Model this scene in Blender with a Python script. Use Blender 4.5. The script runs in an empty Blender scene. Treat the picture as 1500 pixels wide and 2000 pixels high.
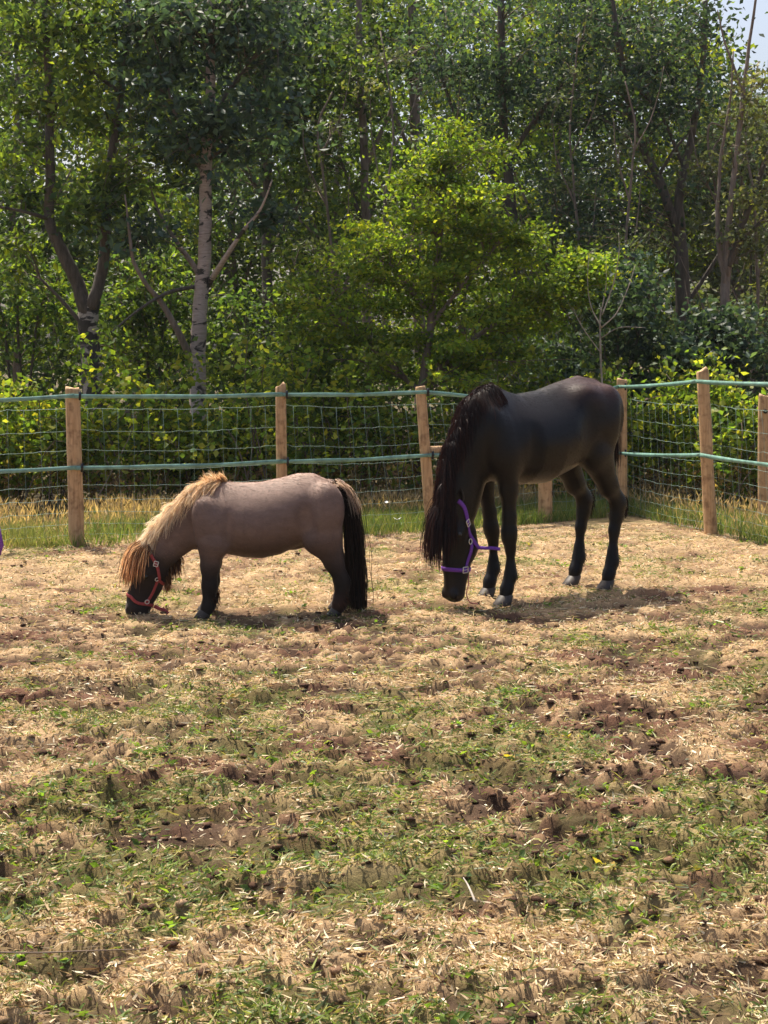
import bpy, bmesh, math, random
import numpy as np
from mathutils import Vector, Matrix

# ------------------------------------------------------------------ camera, sky, sun, exposure
SC = bpy.context.scene
COL = SC.collection
F, HY, CAMZ = 2800.0, 690.0, 1.6            # focal length and horizon row in photograph pixels, eye height
cam_d = bpy.data.cameras.new('camera')
cam = bpy.data.objects.new('camera', cam_d)
COL.objects.link(cam)
cam.location = (0, 0, CAMZ)
cam.rotation_euler = (math.radians(90), 0, 0)
cam_d.sensor_fit = 'VERTICAL'
cam_d.sensor_height = 36.0
cam_d.lens = F / 2000.0 * 36.0
cam_d.shift_y = -(1000.0 - HY) / 2000.0
cam_d.clip_end = 3000
SC.camera = cam

SUN_EL, SUN_AZ = math.radians(63), math.radians(-33)      # azimuth from +Y towards +X: behind the wood, to the left
world = bpy.data.worlds.new('World')
SC.world = world
world.use_nodes = True
wn = world.node_tree
sky = wn.nodes.new('ShaderNodeTexSky')
sky.sky_type = 'NISHITA'
sky.sun_disc = False
sky.sun_elevation = SUN_EL
sky.sun_rotation = SUN_AZ
sky.dust_density = 6.0
sky.air_density = 1.0
wn.links.new(sky.outputs[0], wn.nodes['Background'].inputs[0])
wn.nodes['Background'].inputs[1].default_value = 0.125

sun_d = bpy.data.lights.new('sun', 'SUN')
sun_d.energy = 5.0
sun_d.angle = math.radians(0.5)
sun_d.color = (1.0, 0.91, 0.76)
sun = bpy.data.objects.new('sun', sun_d)
COL.objects.link(sun)
sd = Vector((math.sin(SUN_AZ) * math.cos(SUN_EL), math.cos(SUN_AZ) * math.cos(SUN_EL), math.sin(SUN_EL)))
sun.location = sd * 60
sun.rotation_euler = (-sd).to_track_quat('-Z', 'Y').to_euler()

SC.view_settings.view_transform = 'Standard'
SC.view_settings.look = 'None'
SC.view_settings.gamma = 1.0
SC.view_settings.use_curve_mapping = False
SC.view_settings.exposure = 0.74
SC.cycles.max_bounces = 8
SC.cycles.diffuse_bounces = 4
SC.cycles.use_denoising = True

random.seed(7)
RNG = np.random.default_rng(11)


def P(px, py, Y):
    """world point seen at photograph pixel (px, py) when it stands Y metres away"""
    return np.array([(px - 750.0) / F * Y, Y, CAMZ - (py - HY) / F * Y])


def GY(py):
    """distance of the ground point at photograph row py"""
    return CAMZ * F / (py - HY)


# ------------------------------------------------------------------ numpy noise
_perm = np.random.default_rng(3).random(65536)


def _h(ix, iy, iz):
    n = (ix * 73856093) ^ (iy * 19349663) ^ (iz * 83492791)
    return _perm[n & 65535]


def vnoise(p):
    p = np.asarray(p, float)
    i = np.floor(p).astype(np.int64)
    f = p - i
    f = f * f * (3 - 2 * f)
    r = 0
    for dx in (0, 1):
        wx = f[:, 0] if dx else 1 - f[:, 0]
        for dy in (0, 1):
            wy = f[:, 1] if dy else 1 - f[:, 1]
            for dz in (0, 1):
                wz = f[:, 2] if dz else 1 - f[:, 2]
                r = r + wx * wy * wz * _h(i[:, 0] + dx, i[:, 1] + dy, i[:, 2] + dz)
    return r


def fbm(x, y, z=0.0, oct=3, s=1.0):
    q = np.stack([np.asarray(x, float) * s, np.asarray(y, float) * s, np.zeros_like(np.asarray(x, float)) + z * s], 1)
    a, t, w = 0.0, 0.0, 1.0
    for k in range(oct):
        a = a + w * vnoise(q * 2 ** k + 17.3 * k)
        t += w
        w *= 0.5
    return a / t


# ------------------------------------------------------------------ mesh + object helpers
class MB:
    """collects vertices, quads and triangles (numpy) into one mesh"""

    def __init__(self):
        self.v, self.q, self.t, self.c, self.n = [], [], [], [], 0

    def add(self, v, q=None, t=None, c=None):
        v = np.asarray(v, float).reshape(-1, 3)
        if q is not None and len(q):
            self.q.append(np.asarray(q, np.int64).reshape(-1, 4) + self.n)
        if t is not None and len(t):
            self.t.append(np.asarray(t, np.int64).reshape(-1, 3) + self.n)
        if c is None:
            c = np.ones((len(v), 3)) * 0.5
        c = np.asarray(c, float)
        if c.ndim == 1:
            c = np.tile(c, (len(v), 1))
        self.v.append(v)
        self.c.append(c)
        self.n += len(v)

    def mesh(self, name, smooth=True):
        me = bpy.data.meshes.new(name)
        V = np.concatenate(self.v)
        q = np.concatenate(self.q) if self.q else np.zeros((0, 4), np.int64)
        t = np.concatenate(self.t) if self.t else np.zeros((0, 3), np.int64)
        me.vertices.add(len(V))
        me.vertices.foreach_set('co', V.astype(np.float32).ravel())
        li = np.concatenate([q.ravel(), t.ravel()]).astype(np.int32)
        me.loops.add(len(li))
        me.loops.foreach_set('vertex_index', li)
        ls = np.concatenate([np.arange(len(q)) * 4, len(q) * 4 + np.arange(len(t)) * 3]).astype(np.int32)
        me.polygons.add(len(ls))
        me.polygons.foreach_set('loop_start', ls)
        me.update(calc_edges=True)
        me.validate()
        a = me.color_attributes.new('tint', 'FLOAT_COLOR', 'POINT')
        C = np.concatenate(self.c)
        a.data.foreach_set('color', np.concatenate([C, np.ones((len(C), 1))], 1).astype(np.float32).ravel())
        if smooth:
            me.polygons.foreach_set('use_smooth', np.ones(len(ls), bool))
        me.update()
        return me

    def obj(self, name, mat, parent=None, smooth=True):
        return link(name, self.mesh(name, smooth), mat, parent)


def link(name, me, mat, parent=None):
    o = bpy.data.objects.new(name, me)
    COL.objects.link(o)
    if mat is not None and not me.materials:
        me.materials.append(mat)
    if parent is not None:
        o.parent = parent
        # children are built in world coordinates unless their parent is moved later
    return o


def tag(o, label=None, cat=None, group=None, kind=None):
    if label:
        o['label'] = label
    if cat:
        o['category'] = cat
    if group:
        o['group'] = group
    if kind:
        o['kind'] = kind
    return o


def thing(name, label, cat, loc=(0, 0, 0), rz=0.0, group=None):
    o = bpy.data.objects.new(name, None)
    o.empty_display_size = 0.1
    COL.objects.link(o)
    o.location = loc
    o.rotation_euler = (0, 0, rz)
    return tag(o, label, cat, group)


def frame(d):
    d = d / (np.linalg.norm(d) + 1e-9)
    a = np.array([0, 0, 1.0]) if abs(d[2]) < 0.9 else np.array([1.0, 0, 0])
    u = np.cross(a, d)
    u /= np.linalg.norm(u)
    return u, np.cross(d, u)


def tube(mb, pts, rad, n=8, col=None, cap=True, rough=0.0):
    pts = np.asarray(pts, float)
    m = len(pts)
    rad = np.broadcast_to(np.asarray(rad, float), (m,))
    tan = np.gradient(pts, axis=0)
    u, w = frame(tan[0])
    th = np.linspace(0, 2 * np.pi, n, endpoint=False)
    V = []
    for k in range(m):
        d = tan[k] / (np.linalg.norm(tan[k]) + 1e-9)
        u = u - d * np.dot(u, d)
        u /= np.linalg.norm(u) + 1e-9
        w = np.cross(d, u)
        rr = rad[k] * (1 + (rough * (RNG.random(n) - 0.5) if rough else 0))
        V.append(pts[k] + (np.cos(th) * rr)[:, None] * u + (np.sin(th) * rr)[:, None] * w)
    V = np.concatenate(V)
    q = []
    i = np.arange(n)
    j = (i + 1) % n
    for k in range(m - 1):
        q.append(np.stack([k * n + i, k * n + j, (k + 1) * n + j, (k + 1) * n + i], 1))
    t = []
    if cap:
        V = np.concatenate([V, pts[:1], pts[-1:]])
        t = np.concatenate([np.stack([j, i, np.full(n, m * n)], 1),
                            np.stack([(m - 1) * n + i, (m - 1) * n + j, np.full(n, m * n + 1)], 1)])
    mb.add(V, np.concatenate(q), t, col)


def smooth_path(pts, n):
    """Catmull-Rom through pts (k x d), n samples"""
    pts = np.asarray(pts, float)
    k = len(pts)
    e = np.concatenate([[2 * pts[0] - pts[1]], pts, [2 * pts[-1] - pts[-2]]])
    t = np.linspace(0, k - 1 - 1e-6, n)
    i = t.astype(int)
    f = (t - i)[:, None]
    a, b, c, d = e[i], e[i + 1], e[i + 2], e[i + 3]
    return 0.5 * (2 * b + (c - a) * f + (2 * a - 5 * b + 4 * c - d) * f ** 2 + (3 * b - a - 3 * c + d) * f ** 3)


# ------------------------------------------------------------------ materials
def new_mat(name):
    m = bpy.data.materials.new(name)
    m.use_nodes = True
    nt = m.node_tree
    b = nt.nodes['Principled BSDF']
    return m, nt, b


def N(nt, typ, **kw):
    n = nt.nodes.new(typ)
    for k, v in kw.items():
        if k.startswith('i_'):
            n.inputs[k[2:]].default_value = v
        else:
            setattr(n, k, v)
    return n


def noise_ramp(nt, scale, stops, vec=None, detail=4, rough=0.6, stretch=None, dist=0.0):
    t = N(nt, 'ShaderNodeTexNoise')
    t.inputs['Scale'].default_value = scale
    t.inputs['Detail'].default_value = detail
    t.inputs['Roughness'].default_value = rough
    t.inputs['Distortion'].default_value = dist
    if vec is None:
        tc = N(nt, 'ShaderNodeTexCoord')
        vec = tc.outputs['Object']
    if stretch:
        mp = N(nt, 'ShaderNodeMapping')
        mp.inputs['Scale'].default_value = stretch
        nt.links.new(vec, mp.inputs[0])
        vec = mp.outputs[0]
    nt.links.new(vec, t.inputs['Vector'])
    r = N(nt, 'ShaderNodeValToRGB')
    el = r.color_ramp.elements
    while len(el) < len(stops):
        el.new(0.5)
    for e, (p, c) in zip(el, stops):
        e.position = p
        e.color = (*c, 1)
    nt.links.new(t.outputs['Fac'], r.inputs[0])
    return r.outputs[0], t.outputs['Fac']


def bump(nt, b, h, strength=0.3, dist=0.01):
    bp = N(nt, 'ShaderNodeBump')
    bp.inputs['Strength'].default_value = strength
    bp.inputs['Distance'].default_value = dist
    nt.links.new(h, bp.inputs['Height'])
    nt.links.new(bp.outputs[0], b.inputs['Normal'])


def m_plain(name, col, rough=0.6, metal=0.0, var=0.25, scale=30, spec=0.4):
    m, nt, b = new_mat(name)
    lo = tuple(c * (1 - var) for c in col)
    hi = tuple(min(1, c * (1 + var)) for c in col)
    c, h = noise_ramp(nt, scale, [(0.3, lo), (0.7, hi)])
    nt.links.new(c, b.inputs['Base Color'])
    b.inputs['Roughness'].default_value = rough
    b.inputs['Metallic'].default_value = metal
    b.inputs['Specular IOR Level'].default_value = spec
    bump(nt, b, h, 0.15, 0.004)
    return m


def m_leaf(name, trans=(1.85, 1.85, 0.6), mix=0.5, rough=0.5, spec=0.2):
    """leaf colour comes from the leaf's own tint; light passes through it"""
    m, nt, b = new_mat(name)
    a = N(nt, 'ShaderNodeVertexColor', layer_name='tint')
    nt.links.new(a.outputs[0], b.inputs['Base Color'])
    b.inputs['Roughness'].default_value = rough
    b.inputs['Specular IOR Level'].default_value = spec
    t = N(nt, 'ShaderNodeBsdfTranslucent')
    mu = N(nt, 'ShaderNodeMix', data_type='RGBA', blend_type='MULTIPLY')
    mu.inputs[0].default_value = 1.0
    nt.links.new(a.outputs[0], mu.inputs[6])
    mu.inputs[7].default_value = (*trans, 1)
    nt.links.new(mu.outputs[2], t.inputs[0])
    mx = N(nt, 'ShaderNodeMixShader')
    mx.inputs[0].default_value = mix
    nt.links.new(b.outputs[0], mx.inputs[1])
    nt.links.new(t.outputs[0], mx.inputs[2])
    nt.links.new(mx.outputs[0], nt.nodes['Material Output'].inputs[0])
    return m


def m_wood():
    m, nt, b = new_mat('post_wood')
    c, h = noise_ramp(nt, 9, [(0.25, (0.26, 0.15, 0.07)), (0.5, (0.47, 0.30, 0.155)), (0.75, (0.56, 0.385, 0.215))],
                      stretch=(6, 6, 0.5), detail=6)
    c2, h2 = noise_ramp(nt, 14, [(0.32, (0.35, 0.28, 0.24)), (0.5, (1, 1, 1))], detail=2)
    mu = N(nt, 'ShaderNodeMix', data_type='RGBA', blend_type='MULTIPLY')
    mu.inputs[0].default_value = 0.6
    nt.links.new(c, mu.inputs[6])
    nt.links.new(c2, mu.inputs[7])
    nt.links.new(mu.outputs[2], b.inputs['Base Color'])
    b.inputs['Roughness'].default_value = 0.8
    bump(nt, b, h, 0.5, 0.01)
    return m


def m_bark(name, dark, light, white=None, wlim=0.5):
    m, nt, b = new_mat(name)
    c, h = noise_ramp(nt, 5, [(0.3, dark), (0.7, light)], stretch=(5, 5, 0.8), detail=7, rough=0.7)
    out = c
    if white is not None:
        w, hw = noise_ramp(nt, 2.6, [(wlim - 0.02, (0, 0, 0)), (wlim + 0.03, (1, 1, 1))], stretch=(1.3, 1.3, 2.6), detail=5, rough=0.6, dist=0.8)
        wc, hh = noise_ramp(nt, 10, [(0.3, tuple(x * 0.6 for x in white)), (0.65, white)], stretch=(1, 1, 7), detail=5)
        mx = N(nt, 'ShaderNodeMix', data_type='RGBA')
        nt.links.new(w, mx.inputs[0])
        nt.links.new(c, mx.inputs[6])
        nt.links.new(wc, mx.inputs[7])
        out = mx.outputs[2]
    nt.links.new(out, b.inputs['Base Color'])
    b.inputs['Roughness'].default_value = 0.85
    bump(nt, b, h, 0.7, 0.02)
    return m


M_WOOD = m_wood()
M_TAPE = m_plain('fence_tape', (0.16, 0.30, 0.25), 0.45, var=0.35, scale=12)
M_WIRE = m_plain('galvanised_wire', (0.24, 0.34, 0.30), 0.45, metal=0.3, var=0.2)
M_BLACK = m_plain('black_plastic', (0.012, 0.014, 0.016), 0.4)
M_METAL = m_plain('buckle_metal', (0.75, 0.73, 0.70), 0.28, metal=0.85, var=0.1)
M_LEAF = m_leaf('leaf')
M_LEAFD = m_leaf('dark_leaf', (1.5, 1.6, 0.7), 0.38, 0.5, 0.22)
M_GRASS = m_leaf('grass_blade', (1.3, 1.25, 0.7), 0.4, 0.5)
M_STRAW = m_leaf('straw', (1.1, 1.0, 0.8), 0.3, 0.5, 0.3)

# ------------------------------------------------------------------ the ground
def bare_band(x, y):
    """the worn, nearly bare strip across the foreground, and the grazed zone round the horses"""
    c = 3.86 - 0.07 * (x - 0.3)
    return np.exp(-((y - c) / 0.17) ** 2) * np.clip((x + 0.75) / 0.5, 0.35, 1)


def green_mask(x, y):
    n = 0.36 * fbm(x, y, 5.0, 2, 1.1) + 0.64 * fbm(x * 0.85, y, 9.0, 2, 4.2)
    b = np.interp(y, [3.0, 3.5, 4.1, 5.2, 6.2, 7.3, 8.2, 11.0, 13.0], [0.07, 0.06, 0.12, 0.09, 0.07, 0.04, 0.0, -0.03, -0.01])
    return np.clip((n - 0.5 + b - 0.34 * bare_band(x, y)) * 6.0, 0, 1)


def soil_mask(x, y):
    n = 0.45 * fbm(x * 0.8, y, 21.0, 3, 1.6) + 0.55 * fbm(x * 0.8, y, 31.0, 2, 5.0)
    b = np.interp(y, [3.0, 3.7, 4.2, 5.0, 6.0, 7.3, 8.3, 12.0], [0.04, -0.03, 0.10, 0.13, 0.11, 0.08, 0.02, -0.02])
    return np.clip((n - 0.5 + b - 0.26 * bare_band(x, y)) * 6.0, 0, 1)


def mat_mask(x, y):
    """trodden mats of cut grass: 1 on a mat, 0 in the bare gaps between"""
    wx = x + 0.10 * (fbm(x, y, 51.0, 2, 5.0) - 0.5)
    n = 0.55 * fbm(wx * 0.85, y * 1.3, 2.0, 2, 7.5) + 0.45 * fbm(wx * 0.8, y * 1.3, 12.0, 2, 18.0)
    t = np.clip((n - 0.455) / 0.09, 0, 1)
    return t * t * (3 - 2 * t)


def ground_z(x, y):
    x = np.asarray(x, float)
    y = np.asarray(y, float)
    fade = np.clip((13.5 - y) / 1.5, 0, 1) * np.clip((6 - np.abs(x)) / 1.5, 0, 1)
    big = (fbm(x, y, 1.0, 2, 0.7) - 0.5) * 0.05
    mats = mat_mask(x, y) * 0.032
    fine = (fbm(x, y, 3.0, 3, 20.0) - 0.5) * 0.058
    pits = -np.clip(fbm(x, y * 1.2, 4.0, 1, 4.3) - 0.66, 0, 1) * 0.22
    amt = 0.75 + 0.45 * np.clip((8.3 - y) / 2, 0, 1) - 0.35 * bare_band(x, y)
    return fade * ((mats + fine + pits) * amt + big * 0.6) - 0.02


def ground_mat():
    m, nt, b = new_mat('paddock_ground')
    a = N(nt, 'ShaderNodeVertexColor', layer_name='tint')
    c, h = noise_ramp(nt, 60, [(0.25, (0.55, 0.50, 0.46)), (0.75, (1.4, 1.35, 1.3))], detail=6, rough=0.75)
    mu = N(nt, 'ShaderNodeMix', data_type='RGBA', blend_type='MULTIPLY')
    mu.inputs[0].default_value = 1.0
    nt.links.new(a.outputs[0], mu.inputs[6])
    nt.links.new(c, mu.inputs[7])
    nt.links.new(mu.outputs[2], b.inputs['Base Color'])
    b.inputs['Roughness'].default_value = 0.95
    b.inputs['Specular IOR Level'].default_value = 0.15
    bump(nt, b, h, 0.6, 0.02)
    return m


def build_ground():
    xs = np.concatenate([-np.geomspace(300, 6.2, 16), np.arange(-6, -2.4, 0.06), np.arange(-2.4, 2.4, 0.022), np.arange(2.4, 6.001, 0.06), np.geomspace(6.2, 300, 16)])
    ys = np.concatenate([-np.geomspace(60, 2, 8), np.arange(-1, 2.4, 0.4), np.arange(2.4, 8.6, 0.022), np.arange(8.6, 14.0, 0.045), np.geomspace(14.3, 300, 22)])
    X, Y = np.meshgrid(xs, ys)
    x, y = X.ravel(), Y.ravel()
    z = ground_z(x, y)
    s = soil_mask(x, y)[:, None]
    g = green_mask(x, y)[:, None] * 0.35
    straw = np.array([0.375, 0.27, 0.16])
    soil = np.array([0.125, 0.068, 0.046])
    grn = np.array([0.17, 0.19, 0.06])
    v = (0.8 + 0.4 * fbm(x, y, 8.0, 3, 9.0))[:, None]
    gap = (1 - mat_mask(x, y))[:, None] * np.clip((10.5 - y) / 2, 0.45, 1)[:, None] * 0.9
    c = straw * (1 - s) + soil * s
    c = (c * (1 - gap) + np.array([0.040, 0.024, 0.017]) * gap) * v
    c = c * (1 - g) + grn * g
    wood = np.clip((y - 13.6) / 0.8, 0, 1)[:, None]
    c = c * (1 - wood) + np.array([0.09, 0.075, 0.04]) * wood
    nx, ny = len(xs), len(ys)
    i = np.arange(nx * ny).reshape(ny, nx)
    q = np.stack([i[:-1, :-1], i[:-1, 1:], i[1:, 1:], i[1:, :-1]], -1).reshape(-1, 4)
    mb = MB()
    mb.add(np.stack([x, y, z], 1), q, None, c)
    tag(mb.obj('ground', ground_mat()), 'dry grazed paddock ground with reddish soil between straw', kind='structure')


build_ground()


# ------------------------------------------------------------------ blades and leaves in bulk
def blades(mb, base, direc, length, width, col, bend=0.3, tipcol=None, skin=None):
    """one bent blade per row: two quads narrowing to a tip"""
    n = len(base)
    d = direc / np.linalg.norm(direc, axis=1, keepdims=True)
    r = RNG.normal(size=(n, 3))
    s = np.cross(d, r)
    s /= np.linalg.norm(s, axis=1, keepdims=True) + 1e-9
    if skin is not None:
        s = np.cross(d, skin)
        s /= np.linalg.norm(s, axis=1, keepdims=True) + 1e-9
    nrm = np.cross(d, s)
    if skin is None:
        nrm[:, 2] -= 0.6
    L = length[:, None]
    W = width[:, None] * 0.5
    p1 = base + d * L * 0.55 + nrm * L * bend * 0.15
    p2 = base + d * L + nrm * L * bend * RNG.random((n, 1))
    V = np.stack([base - s * W, base + s * W, p1 + s * W * 0.8, p1 - s * W * 0.8, p2], 1).reshape(-1, 3)
    k = np.arange(n)[:, None] * 5
    C = np.repeat(col, 5, axis=0).reshape(n, 5, 3)
    if tipcol is not None:
        C[:, 4] = tipcol
        C[:, 2:4] = 0.5 * C[:, 2:4] + 0.5 * tipcol[:, None]
    mb.add(V, k + np.array([0, 1, 2, 3]), k + np.array([3, 2, 4]), C.reshape(-1, 3))


def leaves(mb, pos, axis, length, width, col, fold=0.18):
    n = len(pos)
    d = axis / (np.linalg.norm(axis, axis=1, keepdims=True) + 1e-9)
    s = np.cross(d, RNG.normal(size=(n, 3)))
    s /= np.linalg.norm(s, axis=1, keepdims=True) + 1e-9
    nr = np.cross(d, s)
    L = length[:, None]
    W = width[:, None] * 0.5
    m = pos + d * L * 0.45
    V = np.stack([pos, m + s * W + nr * W * fold * 2, pos + d * L, m - s * W + nr * W * fold * 2], 1).reshape(-1, 3)
    k = np.arange(n)[:, None] * 4
    mb.add(V, None, np.concatenate([k + np.array([0, 1, 2]), k + np.array([0, 2, 3])]), np.repeat(col, 4, axis=0))


def paddock_points(n, y0, y1, power=0.0):
    """random ground points inside the fenced paddock that the view takes in, with room to each side"""
    y = y0 + (y1 - y0) * RNG.random(n) ** (1 + power)
    x = (RNG.random(n) * 2 - 1) * (0.30 * y + 0.7)
    yf = np.interp(x, [-4.3, -2.57, -0.89, 0.42, 1.55, 2.39, 2.92, 3.6], [11.4, 12.0, 12.6, 13.0, 13.8, 14.3, 12.8, 10.9])
    k = y < yf - 0.02
    return x[k], y[k]


def pick(cols, n, w=None):
    cols = np.array(cols)
    c = cols[RNG.choice(len(cols), n, p=w)]
    return c * (0.75 + 0.5 * RNG.random((n, 1)))


STRAWC = [(0.62, 0.48, 0.29), (0.47, 0.345, 0.20), (0.80, 0.69, 0.50), (0.24, 0.155, 0.085), (0.42, 0.39, 0.17)]
GREENC = [(0.14, 0.20, 0.05), (0.10, 0.15, 0.04), (0.20, 0.24, 0.06), (0.28, 0.26, 0.10), (0.10, 0.13, 0.06)]


def build_litter():
    mb = MB()
    for n, y0, y1, pw, lm in ((210000, 2.9, 7.2, 0.35, 1.0), (120000, 6.8, 13.5, 0.2, 1.15)):
        x, y = paddock_points(n, y0, y1, pw)
        mm = mat_mask(x, y)
        keep = RNG.random(len(x)) < np.clip(0.16 + 0.84 * mm - 0.5 * soil_mask(x, y) + 0.28 * np.clip((y - 7.5) / 2, 0, 1) + 0.3 * bare_band(x, y), 0.10, 1)
        x, y, mm = x[keep], y[keep], mm[keep]
        n = len(x)
        z = ground_z(x, y)
        # the stalks of one mat lie roughly the same way
        th = fbm(x, y, 71.0, 2, 2.5) * 16 + RNG.normal(size=n) * 0.7
        up = np.where(RNG.random(n) < 0.30, 0.5 + RNG.random(n) * 2.0, 0.02 + 0.2 * RNG.random(n))
        d = np.stack([np.cos(th) * 1.25, np.sin(th), up], 1)
        L = (0.013 + 0.045 * RNG.random(n) ** 2.2) * lm
        L = np.where(up > 0.4, L * 0.6, L)
        W = (0.003 + 0.0045 * RNG.random(n) ** 2) * lm
        c = np.minimum(pick(STRAWC, n, [0.30, 0.24, 0.19, 0.16, 0.11]) * 1.0, 0.86)
        g = green_mask(x, y)
        gi = RNG.random(n) < g * 0.5 + 0.06
        c[gi] = pick(GREENC, gi.sum())
        blades(mb, np.stack([x, y, z + 0.004 + 0.006 * RNG.random(n)], 1), d, L, W, c, 0.35)
    tag(mb.obj('straw_litter', M_STRAW, None, False), 'dry straw coloured grass litter lying over the paddock', 'dry grass', kind='stuff')


def build_green():
    mb = MB()
    x, y = paddock_points(17000, 2.9, 13.3, 0.35)
    keep = RNG.random(len(x)) < (green_mask(x, y) * 0.85 + 0.09) * (0.25 + 0.75 * mat_mask(x, y))
    x, y = x[keep], y[keep]
    for cx, cy in zip(x, y):
        k = RNG.integers(9, 20)
        r = 0.03 + 0.04 * RNG.random()
        bx = cx + RNG.normal(size=k) * r * 1.4
        by = cy + RNG.normal(size=k) * r
        th = RNG.random() * 6.283 + RNG.normal(size=k) * 1.0
        d = np.stack([np.cos(th) * 1.2, np.sin(th), 0.1 + 1.1 * RNG.random(k) ** 2], 1)
        c = pick(GREENC, k) * (0.65 + 0.95 * RNG.random())
        z = ground_z(bx, by) + 0.018 * RNG.random(k)
        blades(mb, np.stack([bx, by, z], 1), d, 0.014 + 0.042 * RNG.random(k) ** 1.5, 0.003 + 0.005 * RNG.random(k), c, 0.7)
    tag(mb.obj('green_grass', M_GRASS, None, False), 'short green grass tufts growing in patches over the paddock', 'grass', kind='stuff')
    mb = MB()
    x, y = paddock_points(4200, 2.9, 12.5, 0.3)
    keep = RNG.random(len(x)) < green_mask(x, y) * 0.75 + 0.015
    x, y = x[keep], y[keep]
    for cx, cy in zip(x, y):
        k = RNG.integers(4, 10)
        th = RNG.random(k) * 6.283
        d = np.stack([np.cos(th), np.sin(th), 0.1 + 0.6 * RNG.random(k)], 1)
        p = np.stack([cx + RNG.normal(size=k) * 0.02, cy + RNG.normal(size=k) * 0.02, np.zeros(k)], 1)
        p[:, 2] = ground_z(p[:, 0], p[:, 1]) + 0.004
        L = 0.014 + 0.028 * RNG.random(k)
        c = pick([(0.11, 0.19, 0.04), (0.16, 0.24, 0.05), (0.08, 0.13, 0.05)], k) * (0.7 + 0.6 * RNG.random())
        if RNG.random() < 0.025:
            c = pick([(0.42, 0.34, 0.07), (0.4, 0.28, 0.08)], k)
        leaves(mb, p, d, L, L * 0.5, c)
    tag(mb.obj('leafy_weeds', M_LEAF, None, False), 'low broad leaved green weeds scattered over the paddock', 'weeds', kind='stuff')


def build_crumbs():
    """loose soil crumbs and bits of turf kicked up between the mats"""
    ico = bmesh.new()
    bmesh.ops.create_icosphere(ico, subdivisions=1, radius=1)
    v0 = np.array([v.co[:] for v in ico.verts])
    f0 = np.array([[v.index for v in f.verts] for f in ico.faces])
    ico.free()
    x, y = paddock_points(34000, 2.9, 12.0, 0.35)
    w = np.clip(0.25 + 0.5 * soil_mask(x, y) + 0.35 * fbm(x, y, 61.0, 2, 3.0) - 0.35 * np.clip((y - 7.5) / 2, 0, 1), 0.05, 1) * 0.38
    k = RNG.random(len(x)) < w
    x, y = x[k], y[k]
    n = len(x)
    z = ground_z(x, y)
    r = (0.004 + 0.011 * RNG.random(n) ** 2.2)
    V = v0[None] * (0.65 + 0.7 * RNG.random((n, len(v0), 1)))
    V = V * (r[:, None, None] * np.array([1.7, 1.2, 0.7])) + np.stack([x, y, z + r * 0.25], 1)[:, None]
    T = (np.arange(n)[:, None, None] * len(v0) + f0[None]).reshape(-1, 3)
    c = pick([(0.10, 0.058, 0.040), (0.07, 0.042, 0.030), (0.20, 0.125, 0.08), (0.30, 0.21, 0.13)], n, [0.35, 0.25, 0.25, 0.15])
    mb = MB()
    mb.add(V.reshape(-1, 3), None, T, np.repeat(c, len(v0), axis=0))
    tag(mb.obj('soil_crumbs', bpy.data.materials['paddock_ground'], None, False), 'loose brown soil crumbs scattered over the paddock', 'soil', kind='stuff')


build_litter()
build_green()
build_crumbs()

# ------------------------------------------------------------------ the fence
#        px,  ground distance, top pixel (px, py), radius
POSTS = [(-4.30, 11.40, -4.36, 1.30, 0.058), (-2.57, 12.00, -2.61, 1.31, 0.062), (-0.89, 12.60, -0.91, 1.32, 0.048),
         (0.43, 13.00, 0.33, 1.30, 0.050), (1.55, 13.80, 1.55, 1.22, 0.066), (2.39, 14.40, 2.39, 1.34, 0.054),
         (2.92, 12.80, 2.84, 1.45, 0.056), (3.45, 11.20, 3.43, 1.40, 0.055)]
TOPT = [1.19, 1.245, 1.24, 1.25, 1.15, 1.265, 1.35, 1.36]
MIDT = [0.64, 0.647, 0.654, 0.68, 0.66, 0.60, 0.695, 0.69]
NET = [1.14, 0.95, 0.785, 0.63, 0.49, 0.375, 0.265, 0.165, 0.075, 0.012]


def post_mesh(mb, bx, by, tx, h, r, ty=None):
    n = 14
    ty = by if ty is None else ty
    zs = [-0.3, 0.02, 0.3, 0.6, 0.9, 1.15, h - 0.02, h - 0.004, h]
    rs = [1.05, 1.05, 1.03, 1.0, 0.98, 0.97, 0.96, 0.93, 0.86]
    pts = [np.array([bx + (tx - bx) * z / h + (RNG.random() - 0.5) * 0.006, by + (ty - by) * z / h, z]) for z in zs]
    tube(mb, pts, np.array(rs) * r, n, rough=0.07)


def ptop(i, z):
    bx, by, tx, h, r = POSTS[i]
    return np.array([bx + (tx - bx) * z / h, by, z])


def ribbon(mb, pts, half, thick=0.0015):
    """upright tape: a thin closed strip along pts"""
    pts = np.asarray(pts, float)
    t = np.gradient(pts, axis=0)
    t /= np.linalg.norm(t, axis=1, keepdims=True)
    nrm = np.cross(t, np.array([0, 0, 1.0]))
    nrm /= np.linalg.norm(nrm, axis=1, keepdims=True)
    half = np.asarray(half, float).reshape(-1, 1)
    tw = (0.12 * np.sin(np.linspace(0, 9 * RNG.random() + 3, len(pts)) + RNG.random() * 6)).reshape(-1, 1)
    up = np.array([0, 0, 1.0]) * np.cos(tw) + nrm * np.sin(tw)
    a = np.stack([pts - up * half + nrm * thick, pts + up * half + nrm * thick, pts + up * half - nrm * thick, pts - up * half - nrm * thick], 1)
    m = len(pts)
    q = []
    for k in range(4):
        j = (k + 1) % 4
        i = np.arange(m - 1) * 4
        q.append(np.stack([i + k, i + j, i + 4 + j, i + 4 + k], 1))
    q = np.concatenate(q + [np.array([[0, 3, 2, 1], [m * 4 - 4, m * 4 - 3, m * 4 - 2, m * 4 - 1]])])
    mb.add(a.reshape(-1, 3), q)


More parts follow.
